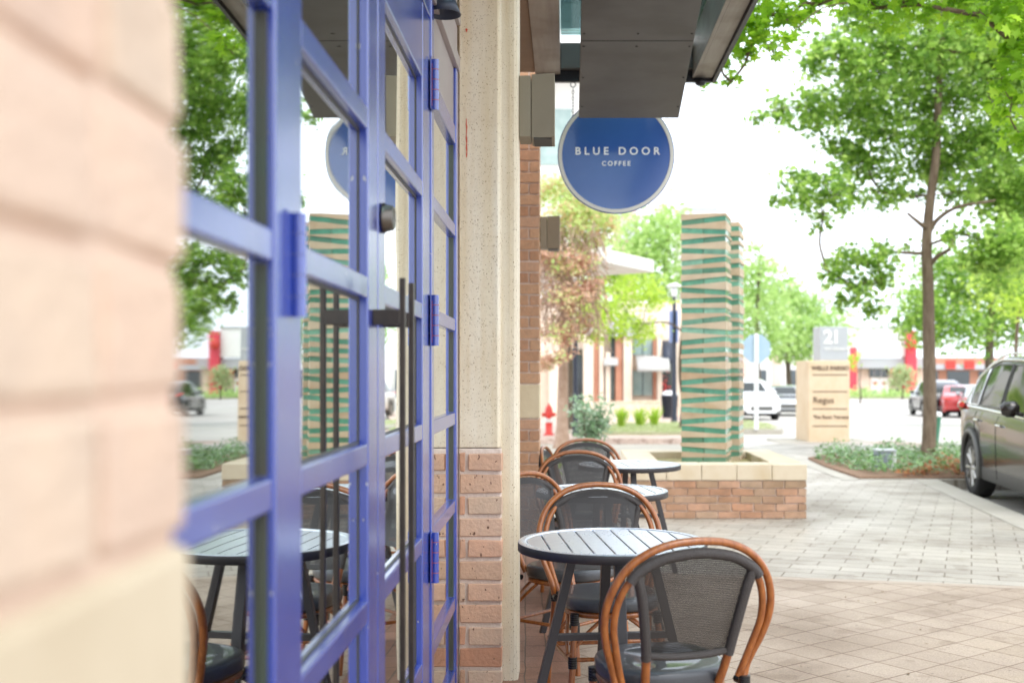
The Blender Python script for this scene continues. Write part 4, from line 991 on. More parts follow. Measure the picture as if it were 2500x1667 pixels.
    for (a, b), nm in ((P['ws'], 'windscreen'), (P['rw'], 'rear_window')):
        g = MB(); gv = []; ns = 8
        for i in range(ns+1):
            s = a+(b-a)*i/ns; sec = section(s); hw_ = sec[10][0]-.04; t = interp(top, s)
            for u in (-1, -.5, 0, .5, 1): gv.append((u*hw_, s-h, t+.006-(.03 if abs(u) == 1 else .002)))
        g.add(gv, [(i*5+j, i*5+j+1, (i+1)*5+j+1, (i+1)*5+j) for i in range(ns) for j in range(4)], 0, True); g.build(nm, M['carglass'], q, world=False)
    for sx in (1, -1):
        for wy in P['wheels']:
            X = sx*(interp(hwt, wy)-.115); Mw = Matrix.Translation((X, wy-h, P['wr'])) @ Matrix.Rotation(R(90)*sx, 4, 'Y')
            wr = P['wr']; t = MB()
            t.lathe([(wr-.11, -.10), (wr-.03, -.115), (wr, -.09), (wr+.002, 0), (wr, .085), (wr-.03, .108), (wr-.105, .100), (wr-.115, .08)], 40, M=Mw)
            T_ = t.build('wheel', M['tyre'], q, world=False)
            r_ = MB(); r_.lathe([(wr-.115, .085), (wr-.10, .104), (wr-.125, .100), (wr-.14, .06), (wr-.15, -.02), (0.001, -.03)], 40, M=Mw, mi=1)
            for k in range(5):
                for d_ in (-.16, .16):
                    a = 2*math.pi*k/5+d_; c1 = Vector((math.cos(a-d_*.6)*.045, math.sin(a-d_*.6)*.045, .085)); c2 = Vector((math.cos(a+d_*.7)*(wr-.125), math.sin(a+d_*.7)*(wr-.125), .092))
                    r_.tube([Mw @ c1, Mw @ c1.lerp(c2, .5), Mw @ c2], [.026, .020, .024], 6)
            r_.lathe([(.001, .1), (.05, .098), (.06, .07), (.06, .02)], 16, M=Mw)
            r_.build('rim', [M['rim'], M['clad']], T_, world=False)
            if P['cladding']:
                arc = [(sx*(interp(hwt, wy+P['ar']*math.cos(a))+.006), wy-h+(P['ar']+.022)*math.cos(a), max(.26, wr+(P['ar']+.022)*math.sin(a))) for a in np.linspace(-.25, math.pi+.25, 26)]
                MB().tube(arc, .034, 6, flat=(1, 1)).build('wheel_arch', M['clad'], q, world=False)
        # mirror, handles
        sm = P['win'][-1][1]-.12; bx = section(sm)[6]
        mb = MB(); mb.tube([(sx*bx[0], sm-h, bx[1]+.05), (sx*(bx[0]+.07), sm-h, bx[1]+.07)], .025, 8)
        mb.tube([(sx*(bx[0]+.05), sm-h, bx[1]+.10), (sx*(bx[0]+.09), sm-h+.01, bx[1]+.11), (sx*(bx[0]+.17), sm-h, bx[1]+.11), (sx*(bx[0]+.22), sm-h-.01, bx[1]+.10)], [.05, .085, .085, .045], 12, flat=(.7, 1)).build('mirror', paint, q, world=False)
        mb = MB()
        for wa, wb in P['win'][-2:]:
            s = wa+.14; sec = section(s); mb.tube([(sx*(sec[5][0]+.02), s-h-.09, sec[5][1]-.02), (sx*(sec[5][0]+.03), s-h, sec[5][1]-.02), (sx*(sec[5][0]+.02), s-h+.09, sec[5][1]-.02)], .013, 6)
        mb.build('door_handle', M['chrome'] if detail else paint, q, world=False)
        if detail:
            mb = MB()
            for s in (P['win'][0][1]+.025, P['win'][1][1]+.035, P['win'][2][1]+.12):
                zlo = .30 if s > 1.4 else .78
                mb.tube([(sx*(lambda p_: p_)(interp_side(section(s), z)+.001), s-h, z) for z in np.linspace(zlo, interp(belt, s)-.02, 10)], .004, 4)
            mb.build('door_gap', M['gap'], q, world=False)
        # lamps
        if P is SUV:
            tl = [(.62, .05, .99), (.76, .09, 1.03), (.845, .2, 1.07), (.885, .36, 1.085)]
        else: tl = [(.45, .05, .84), (.66, .06, .85), (.80, .14, .86), (.86, .3, .87)]
        MB().tube([(sx*(a+.0), b-h, c_) for a, b, c_ in tl], [.04, .055, .06, .035], 10).build('tail_light', M['taillight'], q, world=False)
        hl = [(.52, L-.13, .74), (.68, L-.2, .78), (.80, L-.36, .82)] if P is SUV else [(.48, L-.08, .64), (.66, L-.16, .68), (.78, L-.34, .72)]
        MB().tube([(sx*a, b-h, c_) for a, b, c_ in hl], [.05, .07, .03], 10).build('headlight', M['headlight'], q, world=False)
    MB().box(-.45, .45, h-.05, h+.012, .42, .60).build('grille', M['clad'], q, world=False, bevel=.02)
    MB().box(-.17, .17, -h-.02, -h+.05, .72, .84).build('number_plate', M['plate'], q, world=False)
    MB().box(-.80, .80, -h-.015, -h+.12, .36, .52).build('bumper', M['clad'] if P is SUV else paint, q, world=False, bevel=.03)
    return q
def interp_side(sec, z):
    for (xa, za), (xb, zb_) in zip(sec[:7], sec[1:7]):
        if za <= z <= zb_: return xa+(xb-xa)*(z-za)/max(1e-6, zb_-za)
    return sec[6][0]
make_car('parked_car', (kerb(11.9)+.22+.93, 11.92, -.126), R(174.1), 'dark graphite suv parked at the near kerb, cut by the right edge', SUV, M['carpaint'], True)
def far_car(px, D, rz, label, P, paint): 
    x = (px-VX)/F*D; make_car('parked_car', (x, D, gz(D)-.13), R(rz), label, P, paint)
far_car(1822, 46.5, 186, 'white suv facing us behind the octagonal road sign', SUV, M['whitecar'])
far_car(1915, 53.5, 172, 'silver saloon parked beyond the white suv', SEDAN, M['silvercar'])
far_car(2286, 52.5, -6, 'black suv seen from behind, partly hidden by the tree trunk', SUV, M['blackcar'])
far_car(2340, 51.0, -14, 'red saloon parked between the black suv and the grey car', SEDAN, M['redcar'])
far_car(2398, 48.5, -16, 'grey car parked right of the red saloon, behind the near suv', SEDAN, M['silvercar'])
# ------------------------------------------------------------------ trees
def CL(lst, D, spread=1.0, seed=1, z=None, k_=1.0):
    rr_ = random.Random(seed); out = []
    for e in lst:
        px, py, rp = e[:3]; k = e[3] if len(e) > 3 else 1.0
        d = D+rr_.uniform(-spread, spread); out.append((tuple(W(px, py, d)), rp*k_/F*d, k))
    return out
main = [(1850, 288, 26), (1905, 272, 46), (1970, 262, 62), (1990, 300, 50), (2045, 245, 80), (2060, 150, 80), (2000, 130, 60), (2110, 300, 80), (2110, 190, 90), (2180, 130, 95), (2190, 260, 90), (2170, 340, 60), (2260, 60, 100), (2120, 60, 80), (2260, 200, 90),
        (2340, 130, 110), (2330, 270, 90), (2410, 220, 100), (2250, 320, 60), (2060, 380, 60), (2120, 400, 70), (2000, 430, 55), (1940, 440, 40), (1900, 485, 26), (1960, 490, 48), (2030, 480, 56), (2090, 470, 56), (2010, 530, 34), (2155, 470, 50),
        (2230, 410, 66), (2300, 400, 80), (2380, 380, 100), (2460, 360, 100), (2240, 480, 30, .7), (2350, 470, 60, .8), (2420, 500, 80), (2480, 480, 90), (2470, 600, 90), (2400, 590, 66), (2340, 570, 44, .7), (2440, 680, 60, .8),
        (2020, 660, 42), (2065, 640, 46), (2115, 640, 52), (2160, 615, 32), (2150, 680, 44), (2085, 700, 46), (2120, 745, 40), (2060, 735, 28), (2215, 600, 20, .5), (1990, 560, 18, .7)]
bx = W(2266, 1121, 17.5).x
LIMBS = [[W(2267, 570, 17.5), W(2290, 535, 17.4), W(2340, 505, 17.2), W(2430, 490, 17.0)], [W(2268, 650, 17.5), W(2290, 625, 17.4), W(2318, 608, 17.3), W(2330, 575, 17.3)], [W(2267, 560, 17.5), W(2245, 545, 17.4), W(2215, 520, 17.3)]]
trunk = [(bx, 17.5, -.02), W(2270, 1000, 17.5), W(2268, 850, 17.5), W(2266, 700, 17.5), W(2262, 600, 17.5), W(2270, 500, 17.5), W(2285, 380, 17.4), W(2290, 250, 17.4), W(2300, 80, 17.4), W(2310, -120, 17.4)]
main += [(2350, 60, 90), (2390, 150, 80), (2290, 120, 70), (2490, 560, 80), (2440, 620, 70), (2440, 140, 80), (2470, 230, 80), (2420, 60, 80), (2380, 330, 70), (2450, 430, 70), (2200, -60, 120), (2330, -40, 120), (2440, 60, 110), (2080, -30, 80), (2500, -60, 130), (2560, 200, 130), (2560, 450, 120)]
make_tree('oak_tree', (bx, 17.5, 0), trunk, .112, CL(main, 17.5, 1.2, 3), .105, 27, M['oak'], M['bark'], 'dark green street tree rising from the leafy bed in front of the road', sub=.42, bs=1.0, limbs=LIMBS)
near = [(1690, 40, 50), (1740, 110, 46), (1760, 165, 30), (1800, 50, 70), (1870, 40, 66), (1830, 120, 44), (1905, 110, 34), (1720, 195, 22), (1785, 200, 24), (1930, 40, 34), (2000, 12, 34), (2075, 5, 30), (2140, 20, 44), (2230, 10, 60), (2330, 0, 60), (1650, -10, 50),
        (2445, 190, 34), (2480, 110, 48), (2490, 330, 34), (2418, 243, 16), (2440, 285, 24), (2470, 250, 34), (2485, 30, 60), (2400, 40, 40), (1600, -60, 60)]
far_near = near+[(2560, 150, 90), (2600, 20, 120), (2700, -200, 220), (2400, -160, 140), (2200, -150, 130), (1950, -120, 120), (1760, -100, 90), (2600, 330, 60)]
make_tree('maple_tree', (4.05, 8.6, 0), [(4.05, 8.6, -.02), (4.05, 8.6, 1.2), (4.0, 8.65, 2.4), (3.9, 8.7, 3.6), (3.7, 8.8, 4.6), (3.4, 8.9, 5.5)], .12, CL(far_near, 8.7, .5, 5, k_=1.3), .098, 22, M['maple'], M['bark'], 'bright green leafy branches hanging in at the top from a nearer tree', sub=.40, bs=.55)
# trees to the left, behind the tables
vine = [(1470, 520, 30), (1480, 570, 26), (1345, 470, 45), (1400, 450, 50), (1440, 500, 45), (1330, 560, 45), (1390, 540, 50), (1430, 590, 40)]
make_tree('vine_covered_tree', (-.06, 20, 0), [(-.06, 20, 0), (-.04, 20, 1.2), (-.02, 20, 2.4), (0, 20, 3.6)], .12, CL(vine, 20, .6, 7, k_=1.3), .11, 34, M['vinegreen'], M['vinestem'], 'bushy tree with pale green and reddish leaves beside the brown brick pier', T=T_OVAL)
q = thing('dry_vine', (-.1, 19.5, 0), 'mass of brown dry vine stems tumbling down below the green top', 'vine')
rr_ = random.Random(5); mb = MB()
for k in range(420):
    a = W(rr_.uniform(1312, 1462), rr_.uniform(540, 800), 19.5+rr_.uniform(-.6, .6)); dx = rr_.uniform(-.35, .35)
    mb.tube([a, a+Vector((dx*.5, rr_.uniform(-.1, .1), -.12+rr_.uniform(-.1, .25))), a+Vector((dx, rr_.uniform(-.2, .2), -.4+rr_.uniform(-.2, .2)))], [.010, .009, .004], 4)
mb.build('stems', M['vinestem'], q)
vb = [(1330, 620, 40), (1370, 650, 50), (1420, 640, 45), (1345, 720, 42), (1395, 730, 48), (1440, 700, 30), (1335, 800, 38), (1380, 810, 40), (1425, 790, 30), (1335, 880, 30), (1370, 870, 26)]
pts = clump_points(CL(vb, 19.5, .6, 8, k_=1.1), 34, .4, leafsize=.085); leaf_object('dry_leaves', pts, .085, T_OVAL, M['vinebrown'], q)
pts = clump_points(CL(vb, 19.3, .6, 9), 9, .4, leafsize=.085); leaf_object('green_leaves', pts, .085, T_OVAL, M['vinegreen'], q)
def simple_tree(name, px, D, clumps, leaf, dens, lm, label, tr=.14, T=T_OVAL, cat='tree', tophint=None, spread=1.5, seed=2, bark='barkdark', lean=0):
    x = (px-VX)/F*D; z = gz(D)-.1; tp = min(c[1] for c in clumps); zt = W(0, tp, D).z-.5
    mid = (z+zt)/2
    make_tree(name, (x, D, z), [(x, D, z), (x+.05, D, z+.8), (x-.05+lean*.5, D, mid), (x+.1+lean, D, zt)], tr, CL(clumps, D, spread, seed, k_=1.3), leaf, dens*3.2, lm, M[bark], label, cat, 'trees along the far street', T=T, twigs=False, sub=.5, bs=.8)
simple_tree('street_tree', 1392, 30, [(1440, 500, 45), (1480, 540, 45), (1420, 560, 30), (1400, 480, 40), (1465, 600, 30)], .16, 11, M['farleaf'], 'green tree between the vine and the round sign', seed=4)
simple_tree('weeping_tree', 1668, 29, [(1460, 700, 40), (1500, 690, 48), (1550, 700, 44), (1585, 730, 34), (1480, 760, 46), (1530, 760, 44), (1570, 790, 36), (1460, 815, 30), (1500, 815, 26, .7), (1555, 815, 26, .8), (1440, 780, 34), (1430, 740, 34), (1475, 660, 34)], .17, 12, M['limeleaf'], 'yellow-green drooping tree over the small arcade', T=T_LONG*np.array([2.2, 1, 1]), seed=6)
simple_tree('street_tree', 1625, 48, [(1600, 560, 45), (1640, 520, 35), (1580, 620, 50), (1630, 620, 50), (1600, 690, 50), (1650, 690, 45), (1560, 560, 40), (1530, 620, 45), (1670, 560, 30), (1610, 760, 44), (1650, 780, 34), (1560, 665, 40)], .28, 10, M['farleaf'], 'broad green tree behind the street lamp, left of the tower', tr=.22, seed=8)
simple_tree('street_tree', 1850, 62, [(1820, 700, 40), (1850, 660, 36), (1835, 610, 20), (1815, 760, 50), (1870, 740, 50), (1830, 820, 50), (1885, 820, 44), (1800, 660, 30)], .34, 10, M['farleaf'], 'light green tree just right of the tower', tr=.22, seed=10)
simple_tree('street_tree', 1925, 70, [(1910, 720, 44), (1950, 740, 46), (1990, 760, 44), (2030, 790, 40), (1920, 800, 50), (1970, 820, 48), (2015, 840, 38), (1940, 860, 36), (2050, 830, 24), (1880, 680, 40), (1860, 760, 40), (1900, 870, 30), (1975, 870, 30)], .36, 10, M['farleaf'], 'light green tree above the grey numbered sign', tr=.24, seed=12)
simple_tree('street_tree', 2419, 36, [(2250, 740, 60), (2310, 720, 70), (2380, 700, 80), (2450, 720, 80), (2280, 800, 50), (2350, 800, 60), (2420, 790, 50), (2480, 800, 55), (2240, 800, 40), (2500, 660, 80), (2330, 650, 60)], .2, 10, M['oak'], 'green tree with a dark forked trunk, behind the near suv', tr=.24, seed=14)
simple_tree('street_tree', 2484, 29, [(2440, 700, 50), (2490, 720, 60), (2540, 700, 70), (2500, 640, 60)], .17, 8, M['limeleaf'], 'slim grey-trunked tree at the right edge above the near suv', tr=.09, seed=15, bark='bark')
simple_tree('small_tree', 2203, 112, [(2190, 910, 16), (2215, 905, 18), (2200, 930, 20), (2220, 930, 14), (2185, 935, 12)], .4, 9, M['palebush'], 'small pale round tree in front of the red and white building', tr=.1, spread=.5, seed=16)
simple_tree('street_tree', 2100, 88, [(2078, 880, 10), (2090, 870, 12), (2084, 895, 10)], .3, 8, M['limeleaf'], 'small tree showing between the stone sign and the white building', tr=.08, spread=.4, seed=18)
simple_tree('street_tree', 2600, 22, [(2520, 560, 90), (2580, 650, 90), (2560, 480, 100), (2500, 620, 60)], .15, 7, M['oak'], 'dark leaves at the right edge above the near suv', tr=.14, seed=19)
# bed planting
rs = np.random.default_rng(21)
def scatter(name, poly, n, size, m, T, h, label, cat, D_extra=0, zb=.03, seed=1):
    rr_ = np.random.default_rng(seed); xs = [p_[0] for p_ in poly]; ys = [p_[1] for p_ in poly]; out = []
    def inside(x, y):
        c_ = False
        for i in range(len(poly)):
            (xa, ya), (xb, yb) = poly[i], poly[i-1]
            if (ya > y) != (yb > y) and x < (xb-xa)*(y-ya)/(yb-ya)+xa: c_ = not c_
        return c_
    while len(out) < n:
        x, y = rr_.uniform(min(xs), max(xs)), rr_.uniform(min(ys), max(ys))
        if inside(x, y):
            lump = .55+.45*math.sin(x*5.1+y*2.3)*math.sin(y*4.7-x*1.9)
            out.append((x, y, gz(y)+zb+h*lump*rr_.uniform(.05, 1)))
    o = leaf_object(name, out, size, T, m, None, rs=rr_, squash=.6)
    return tag(o, label, cat, kind='stuff')
bed = [(4.0, 14.45), (6.9, 14.35), (7.0, 17.5), (6.7, 18.8), (4.7, 18.8), (3.85, 17.5), (3.8, 16.4)]
scatter('ground_cover', bed, 6200, .075, M['groundleaf'], T_OVAL, .27, 'low glossy green ground cover filling the bed around the tree', 'ground cover', seed=2)
scatter('rusty_ground_cover', [(4.2, 14.3), (7.0, 14.25), (7.0, 16.9), (5.3, 15.6)], 2400, .075, M['rustleaf'], T_OVAL, .24, 'rust-coloured low plants in the bed next to the near suv', 'ground cover', seed=3)
scatter('grass', [(.8, 26.3), (3.2, 26.3), (3.5, 28), (3.5, 33.5), (1.6, 33.5), (1.2, 30)], 5000, .11, M['palegrass'], T_LONG, .08, 'light green grass on the bed by the far sidewalk', 'grass', zb=.06, seed=4)
scatter('grass', [(4.6, 30.1), (5.6, 30.1), (6.2, 34), (6.2, 38), (4.4, 38)], 2000, .12, M['palegrass'], T_LONG, .06, 'pale grass on the small traffic island', 'grass', zb=.03, seed=5)
scatter('verge_planting', [(10, 119), (60, 119), (60, 128), (10, 128)], 5000, .5, M['farleaf'], T_OVAL, 1.3, 'green planting along the verge before the red and white building', 'planting', zb=0, seed=6)
def plant(name, c, n, r_, h, size, m, T, label, cat='plant', group=None, stems=6, mi=None, seed=1):
    q = thing(name, c, label, cat, group); rr_ = random.Random(seed); mb = MB(); tips = []
    for k in range(stems):
        a = rr_.uniform(0, 6.28); t = Vector(c)+Vector((math.cos(a)*r_*rr_.uniform(.2, .9), math.sin(a)*r_*rr_.uniform(.2, .9), h*rr_.uniform(.6, 1)))
        b = Vector(c); s_ = spline([b, b.lerp(t, .5)+Vector((rr_.uniform(-.04, .04), 0, .05)), t], 4); mb.tube(s_, [.010*(1-.6*i/(len(s_)-1)) for i in range(len(s_))], 5); tips += s_[3:]
    mb.build('stem', M['bark'], q); rs_ = np.random.default_rng(seed)
    pts = np.array([tips[rs_.integers(len(tips))] for _ in range(n)])+rs_.normal(0, 1, (n, 3))*r_*.22
    pts[:, 2] = np.maximum(pts[:, 2], c[2]+.02)
    leaf_object('foliage', pts, size, T, m, q, rs=rs_); return q
v = W(1432, 0, 18.8); plant('rose_bush', (v.x, 18.8, .0-.12), 1500, .42, 1.0, .085, M['paleleaf'], T_OVAL, 'shrub with pale shiny leaves behind the farthest chair', 'shrub', stems=16, seed=3)
v = W(1332, 0, 10.6); plant('garden_plant', (v.x, 10.6, 0), 420, .16, .55, .07, M['limeleaf'], T_OVAL, 'yellow-green plant showing right behind the brown brick pier', stems=9, seed=4)
for k, (px, lb) in enumerate(((1516, 'left clump of tall grass in front of the low curved wall'), (1562, 'middle clump of tall grass in front of the low curved wall'), (1598, 'clump of tall grass at the right end of the low curved wall'))):
    D_ = 30+k*.5; x = (px-VX)/F*D_; c = (x, D_, gz(D_)+.05); rr_ = random.Random(k); mb = MB()
    for b in range(70):
        a = rr_.uniform(0, 6.28); l = rr_.uniform(.3, .62); o_ = rr_.uniform(.05, .28); p0 = Vector((x+rr_.uniform(-.08, .08), D_+rr_.uniform(-.08, .08), c[2])); d = Vector((math.cos(a)*o_, math.sin(a)*o_, l))
        s_ = Vector((-math.sin(a), math.cos(a), 0))*.012; p1 = p0+d*.6+Vector((0, 0, .05)); p2 = p0+d
        mb.add([p0-s_, p0+s_, p1+s_, p2, p1-s_], [(0, 1, 2, 3, 4)])
    tag(mb.build('grass_clump', M['limeleaf']), lb, 'grass clump', 'tall grass clumps by the low wall')
v = W(1628, 940, 44.5); plant('flowering_plant', (v.x, 44.5, gz(44.5)), 260, .4, 1.9, .16, M['redflower'], T_OVAL, 'red flowering plant above the litter bin', stems=8, seed=8)
# ------------------------------------------------------------------ buildings
def bpart(nm, m, parent, *boxes, bevel=0):
    mb = MB()
    for b in boxes: mb.box(*b)
    return mb.build(nm, m, parent, bevel=bevel)
def pb(x0, y0, x1, y1, D, d0, d1):
    a = W(x0, y1, D); b = W(x1, y0, D); return (a.x, b.x, D+d0, D+d1, a.z, b.z)
# arcade
D = 44.0; g0 = gz(44)-.05
q = thing('shop_building', (1, D, g0), 'small cream and brick shops with awnings beyond the far sidewalk', 'building')
def gpb(x0, y0, x1, d0, d1):
    b = pb(x0, y0, x1, 1000, D, d0, d1); return (b[0], b[1], b[2], b[3], g0-.3, b[5])
bpart('wall', M['cream'], q, (gpb(1150, 735, 1690, .6, 6)))
bpart('upper_panel', M['lavender'], q, pb(1490, 775, 1556, 821, D, -.25, .55))
for (x0, x1, y0) in ((1424, 1449, 800), (1463, 1474, 800), (1522, 1543, 815), (1604, 1616, 818), (1340, 1380, 840), (1478, 1490, 860)):
    bpart('pillar', M['cream'], q, gpb(x0, y0, x1, -.1, .55), bevel=.02)
for (x0, x1, y0) in ((1450, 1462, 815), (1503, 1520, 820), (1596, 1603, 825), (1384, 1399, 960)):
    bpart('brick_pillar', M['farbrick'], q, gpb(x0, y0, x1, .05, .56))
for (x0, y0, x1, y1, m_) in ((1384, 850, 1401, 958, 'window'), (1406, 852, 1423, 990, 'window'), (1547, 826, 1595, 866, 'tealwindow'), (1547, 905, 1595, 966, 'tealwindow'), (1489, 890, 1500, 975, 'tealwindow'), (1492, 822, 1502, 872, 'window'), (1618, 834, 1650, 985, 'window')):
    w_ = bpart('window', M[m_], q, pb(x0, y0, x1, y1, D, .45, .58))
    xm_ = (x0+x1)/2; bpart('mullion', M['navy'], w_, pb(xm_-.8, y0, xm_+.8, y1, D, .42, .449))
for (x0, x1, ya, yb, m_, dd) in ((1553, 1630, 867, 907, 'awninggrey', 1.5), (1473, 1508, 870, 893, 'awninggrey', .9), (1617, 1640, 830, 888, 'navy', .9)):
    a = W(x0, yb, D); b = W(x1, ya, D); n = 8; pr = []
    for k in range(n+1):
        t = math.pi/2*k/n; pr.append((D+.45-dd*math.sin(t), a.z+(b.z-a.z)*math.cos(t)))
    pr += [(D+.45-dd+.04, a.z), (D+.42, b.z-.06)]
    MB().prism(pr, a.x, b.x, 'x', sm=True).build('awning', M[m_], q)
# curved low wall
q = thing('low_wall', (2, 38, gz(38)), 'low curved cream wall with a pale cap behind the grass clumps', 'wall')
mb = MB(); cp = MB(); pts = []
for k in range(13):
    t = k/12; px = 1448+(1612-1448)*t; D_ = 33.0+6.0*math.sin(t*1.5); pts.append(((px-VX)/F*D_, D_, gz(D_), .62 if 1 else 0))
for (a, b) in zip(pts, pts[1:]):
    for m_, z0_, z1_, w_ in ((mb, -.1, .62, .12), (cp, .62, .70, .17)):
        m_.add([(a[0], a[1]-w_, a[2]+z0_), (b[0], b[1]-w_, b[2]+z0_), (b[0], b[1]+w_, b[2]+z0_), (a[0], a[1]+w_, a[2]+z0_), (a[0], a[1]-w_, a[2]+z1_), (b[0], b[1]-w_, b[2]+z1_), (b[0], b[1]+w_, b[2]+z1_), (a[0], a[1]+w_, a[2]+z1_)],
               [(0, 3, 2, 1), (4, 5, 6, 7), (0, 1, 5, 4), (1, 2, 6, 5), (2, 3, 7, 6), (3, 0, 4, 7)])
mb.build('wall', M['cream'], q); cp.build('cap', M['capstone'], q)
# slab roof
q = thing('slab_roof', (.6, 23, 2.2), 'pale grey slab canopy of the next building, in front of the trees', 'roof')
a = W(1440, 592, 22.0); b = W(1597, 633, 24.9)
MB().prism([(a.x, a.y), (b.x, b.y), (b.x-2.6, b.y+1.9), (a.x-2.6, a.y+1.9)], 3.58, 3.86, 'z').build('slab', M['stucco'], q, bevel=.02)
MB().prism([(a.x-2.4, a.y+1.5), (a.x-1.6, a.y+1.9), (a.x-1.6, a.y+2.6), (a.x-2.4, a.y+2.6)], 0, 3.58, 'z').build('pillar', M['cream'], q)
# white building behind the sign
q = thing('apartment_building', (-4, 52, 0), 'pale building with an overhanging roof, seen left of the round sign', 'building')
bpart('wall', M['stucco'], q, (-20, .7, 52, 64, -1, 22)); bpart('roof_slab', M['stucco'], q, (-21, 1.2, 49.6, 65, 15.2, 15.8)); bpart('roof_slab', M['stucco'], q, (-21, 1.5, 49, 65, 22, 22.6))
for z in (11, 17.3):
    for x in (-5, -1.5): bpart('window', M['tealwindow'], q, (x, x+1.8, 51.94, 52.1, z, z+2.6))
q = thing('pink_tower_block', (6, 100, 0), 'distant pink and lavender building just below the round sign', 'building')
b = pb(1505, 470, 1555, 700, 100, 0, 8); bpart('wall', M['pinkwall'], q, (b[0], b[1], b[2], b[3], -2, b[5]))
bpart('upper_panel', M['lavender'], q, pb(1512, 540, 1548, 585, 100, -.4, -.01), pb(1500, 475, 1520, 530, 100, -.6, -.01))
q = thing('grey_block', (12, 90, 0), 'flat grey block whose top shows above the trees behind the tower', 'building')
b = pb(1700, 514, 1750, 700, 90, 0, 8); bpart('wall', M['stucco'], q, (b[0]-1, b[1], b[2], b[3], -2, b[5])); bpart('parapet', M['greyband'], q, (b[0]-1.1, b[1]+.1, b[2]-.1, b[3]+.1, b[5], b[5]+.3))
# low shops beyond the cars
q = thing('shop_row', (16, 95, -1), 'long low grey shops seen under the trees right of the tower', 'building')
D = 95.0; bpart('wall', M['stucco'], q, (12, 22.5, D, D+6, -1.3, 3.2)); bpart('red_bay', M['pinkwall'], q, (17.6, 18.3, D-.1, D, -1.2, 2.8)); bpart('red_bay', M['pinkwall'], q, (15, 15.5, D-.1, D, -1.2, 2.6))
for x in (12.8, 14.6, 16.2, 19.0, 21.2): bpart('window', M['window'], q, (x, x+.9, D-.05, D+.1, -.8, 1.6))
# red and white building
D = 140.0; g1 = gz(140)-.1
q = thing('cinema_building', (40, D, g1), 'white-fronted building with red pillars and double doors across the road', 'building')
def rp(x0, y0, x1, y1, d0, d1, gnd=False):
    b = pb(x0, y0, x1, y1, D, d0, d1); return (b[0], b[1], b[2], b[3], g1-.2 if gnd else b[4], b[5])
bpart('wall', M['cream'], q, rp(2040, 880, 2260, 970, 1.0, 20, True))
bpart('white_front', M['white'], q, rp(2070, 800, 2207, 871, -.5, 3), bevel=.05)
bpart('roof_edge', M['greyband'], q, rp(2068, 797, 2209, 800, -.7, 3.2))
bpart('grey_band', M['greyband'], q, rp(2080, 874, 2262, 899, -.2, .9))
for a_, b_, c_ in ((2073, 2086, 848), (2207, 2231, 808)): bpart('red_pillar', M['redpanel'], q, rp(a_, c_, b_, 970, -1.2, .9, True))
for (a_, b_) in ((2131, 2151), (2153, 2173)):
    d_ = bpart('door', M['white'], q, rp(a_, 923, b_, 967, .8, .99, True))
    bpart('door_pane', M['farbrick'], d_, rp(a_+5, 931, b_-5, 940, .74, .79)); bpart('door_panel', M['green_post'], d_, rp(a_+5, 952, b_-5, 960, .74, .79))
w_ = bpart('window', M['window'], q, rp(2127, 901, 2173, 920, .8, .99)); bpart('mullion', M['greyband'], w_, rp(2137, 901, 2139, 920, .7, .79), rp(2154, 901, 2156, 920, .7, .79))
bpart('side_window', M['window'], q, rp(2104, 949, 2121, 965, .8, .99), rp(2176, 949, 2200, 965, .8, .99))
bpart('red_awning', M['hydrant'], q, rp(2174, 900, 2200, 912, -.3, .75))
v = W(2226, 838, D-2); mb = MB(); mb.lathe([(.001, -.2), (.6, -.16), (.7, 0), (.6, .16), (.001, .2)], 20, M=Matrix.Translation((v.x, D-1.9, v.z)) @ Matrix.Rotation(R(90), 4, 'X')); mb.build('round_sign', M['hydrant'], q)
q = thing('shop_row', (62, 150, -1.5), 'far shops with red signs behind the parked cars at the right', 'building')
bpart('wall', M['farbrick'], q, (46, 90, 150, 158, -1.8, 3.4)); bpart('canopy', M['greyband'], q, (45.5, 90, 148.6, 150, 1.8, 2.5))
for k in range(7): bpart('window', M['window'], q, (47+k*4.2, 50+k*4.2, 149.9, 150.1, -1.2, 1.6))
for k, x in enumerate((50.5, 53, 57, 60)): bpart('sign_panel', M['hydrant'], q, (x, x+1.3, 148.3, 148.6, 1.9, 3.0))
rr_ = random.Random(77); mb = MB()
for k in range(190):
    x, y = rr_.uniform(.5, 4.2), rr_.uniform(4.2, 13.5); a = rr_.uniform(0, 6.28); l = rr_.uniform(.004, .014); w_ = l*rr_.uniform(.3, .7); z = .0065
    if y > 10.2 and x < 2.4: continue
    c_, s_ = math.cos(a), math.sin(a); P4 = [(l, 0), (0, w_), (-l, 0), (0, -w_)]
    mb.add([(x+u*c_-v*s_, y+u*s_+v*c_, z+rr_.uniform(0, .004)) for u, v in P4], [(0, 1, 2, 3)])
tag(mb.build('leaf_litter', M['litter']), 'scattered dark specks and leaf bits on the pink and grey paving', 'leaf litter', kind='stuff')
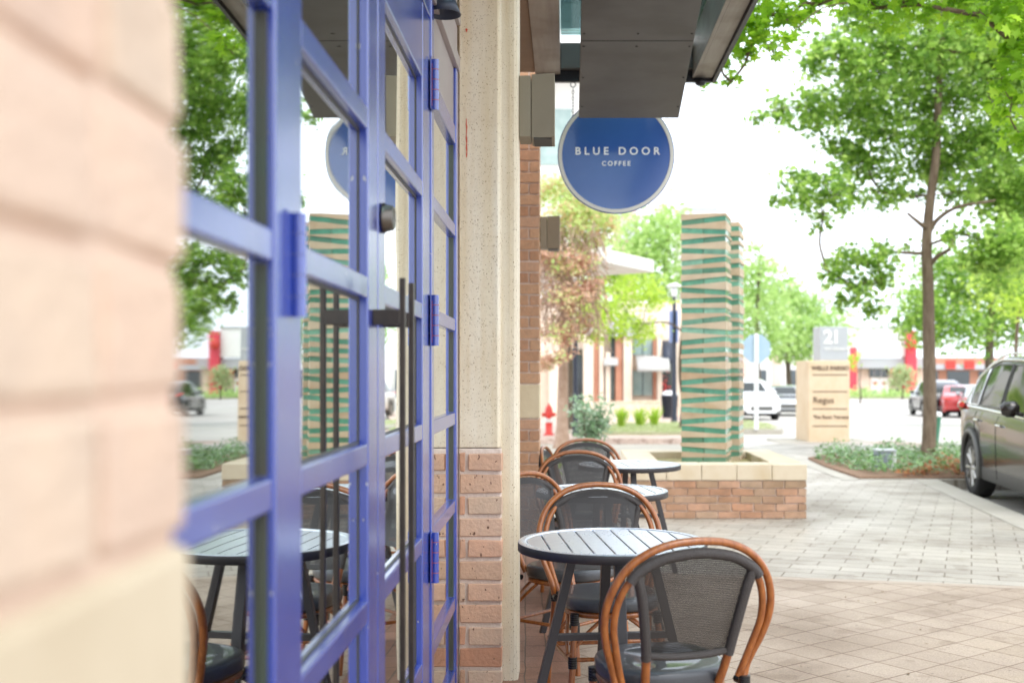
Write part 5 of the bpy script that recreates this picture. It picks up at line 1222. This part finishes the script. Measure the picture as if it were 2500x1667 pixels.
# ------------------------------------------------------------------ light, sky, camera
SUN_EL, SUN_AZ = 52.0, 150.0          # azimuth from +y towards +x: behind us and to the right
wd = bpy.data.worlds.new('World'); sc.world = wd; wd.use_nodes = True; N = wd.node_tree.nodes; L = wd.node_tree.links
sky = N.new('ShaderNodeTexSky'); sky.sky_type = 'NISHITA'; sky.sun_disc = False; sky.sun_elevation = R(SUN_EL); sky.sun_rotation = R(SUN_AZ); sky.dust_density = 4; sky.ozone_density = .6
hs = N.new('ShaderNodeHueSaturation'); hs.inputs['Saturation'].default_value = .35; L.new(sky.outputs[0], hs.inputs['Color'])
tc = N.new('ShaderNodeTexCoord'); nz = N.new('ShaderNodeTexNoise'); nz.inputs['Scale'].default_value = 2.6; nz.inputs['Detail'].default_value = 6; L.new(tc.outputs['Generated'], nz.inputs['Vector'])
cl_ = ramp(N, [(.3, (6.6, 7.4, 8.6)), (.7, (8.9, 9.3, 9.9))]); L.new(nz.outputs['Fac'], cl_.inputs['Fac'])
mx = N.new('ShaderNodeMix'); mx.data_type = 'RGBA'; mx.inputs['Factor'].default_value = .85; L.new(hs.outputs[0], mx.inputs['A']); L.new(cl_.outputs['Color'], mx.inputs['B'])
bg = N['Background']; bg.inputs['Strength'].default_value = .15; L.new(mx.outputs['Result'], bg.inputs['Color'])
sl_ = bpy.data.lights.new('sun', 'SUN'); sl_.energy = .95; sl_.angle = R(35); sl_.color = (1, .96, .90)
so = bpy.data.objects.new('sun', sl_); COL.objects.link(so)
sd = Vector((math.sin(R(SUN_AZ))*math.cos(R(SUN_EL)), math.cos(R(SUN_AZ))*math.cos(R(SUN_EL)), math.sin(R(SUN_EL))))
so.rotation_euler = (-sd).to_track_quat('-Z', 'Y').to_euler(); so.location = (0, 0, 20)
cam = bpy.data.cameras.new('camera'); co = bpy.data.objects.new('camera', cam); COL.objects.link(co); sc.camera = co
co.location = (0, 0, EYE); co.rotation_euler = (R(90), 0, 0)
cam.sensor_width = 36; cam.sensor_fit = 'HORIZONTAL'; cam.lens = F/2500*36
cam.shift_x = (1250-VX)/2500; cam.shift_y = (VY-833.5)/2500
cam.clip_start = .05; cam.clip_end = 3000
cam.dof.use_dof = True; cam.dof.focus_distance = 4.6; cam.dof.aperture_fstop = cam.lens/1000/.0162; cam.dof.aperture_blades = 0
sc.view_settings.view_transform = 'Standard'; sc.view_settings.look = 'None'; sc.view_settings.gamma = 1; sc.view_settings.exposure = 1.1
sc.render.engine = 'CYCLES'; sc.cycles.use_denoising = True
sc.cycles.max_bounces = 8; sc.cycles.transparent_max_bounces = 24; sc.cycles.sample_clamp_indirect = 6
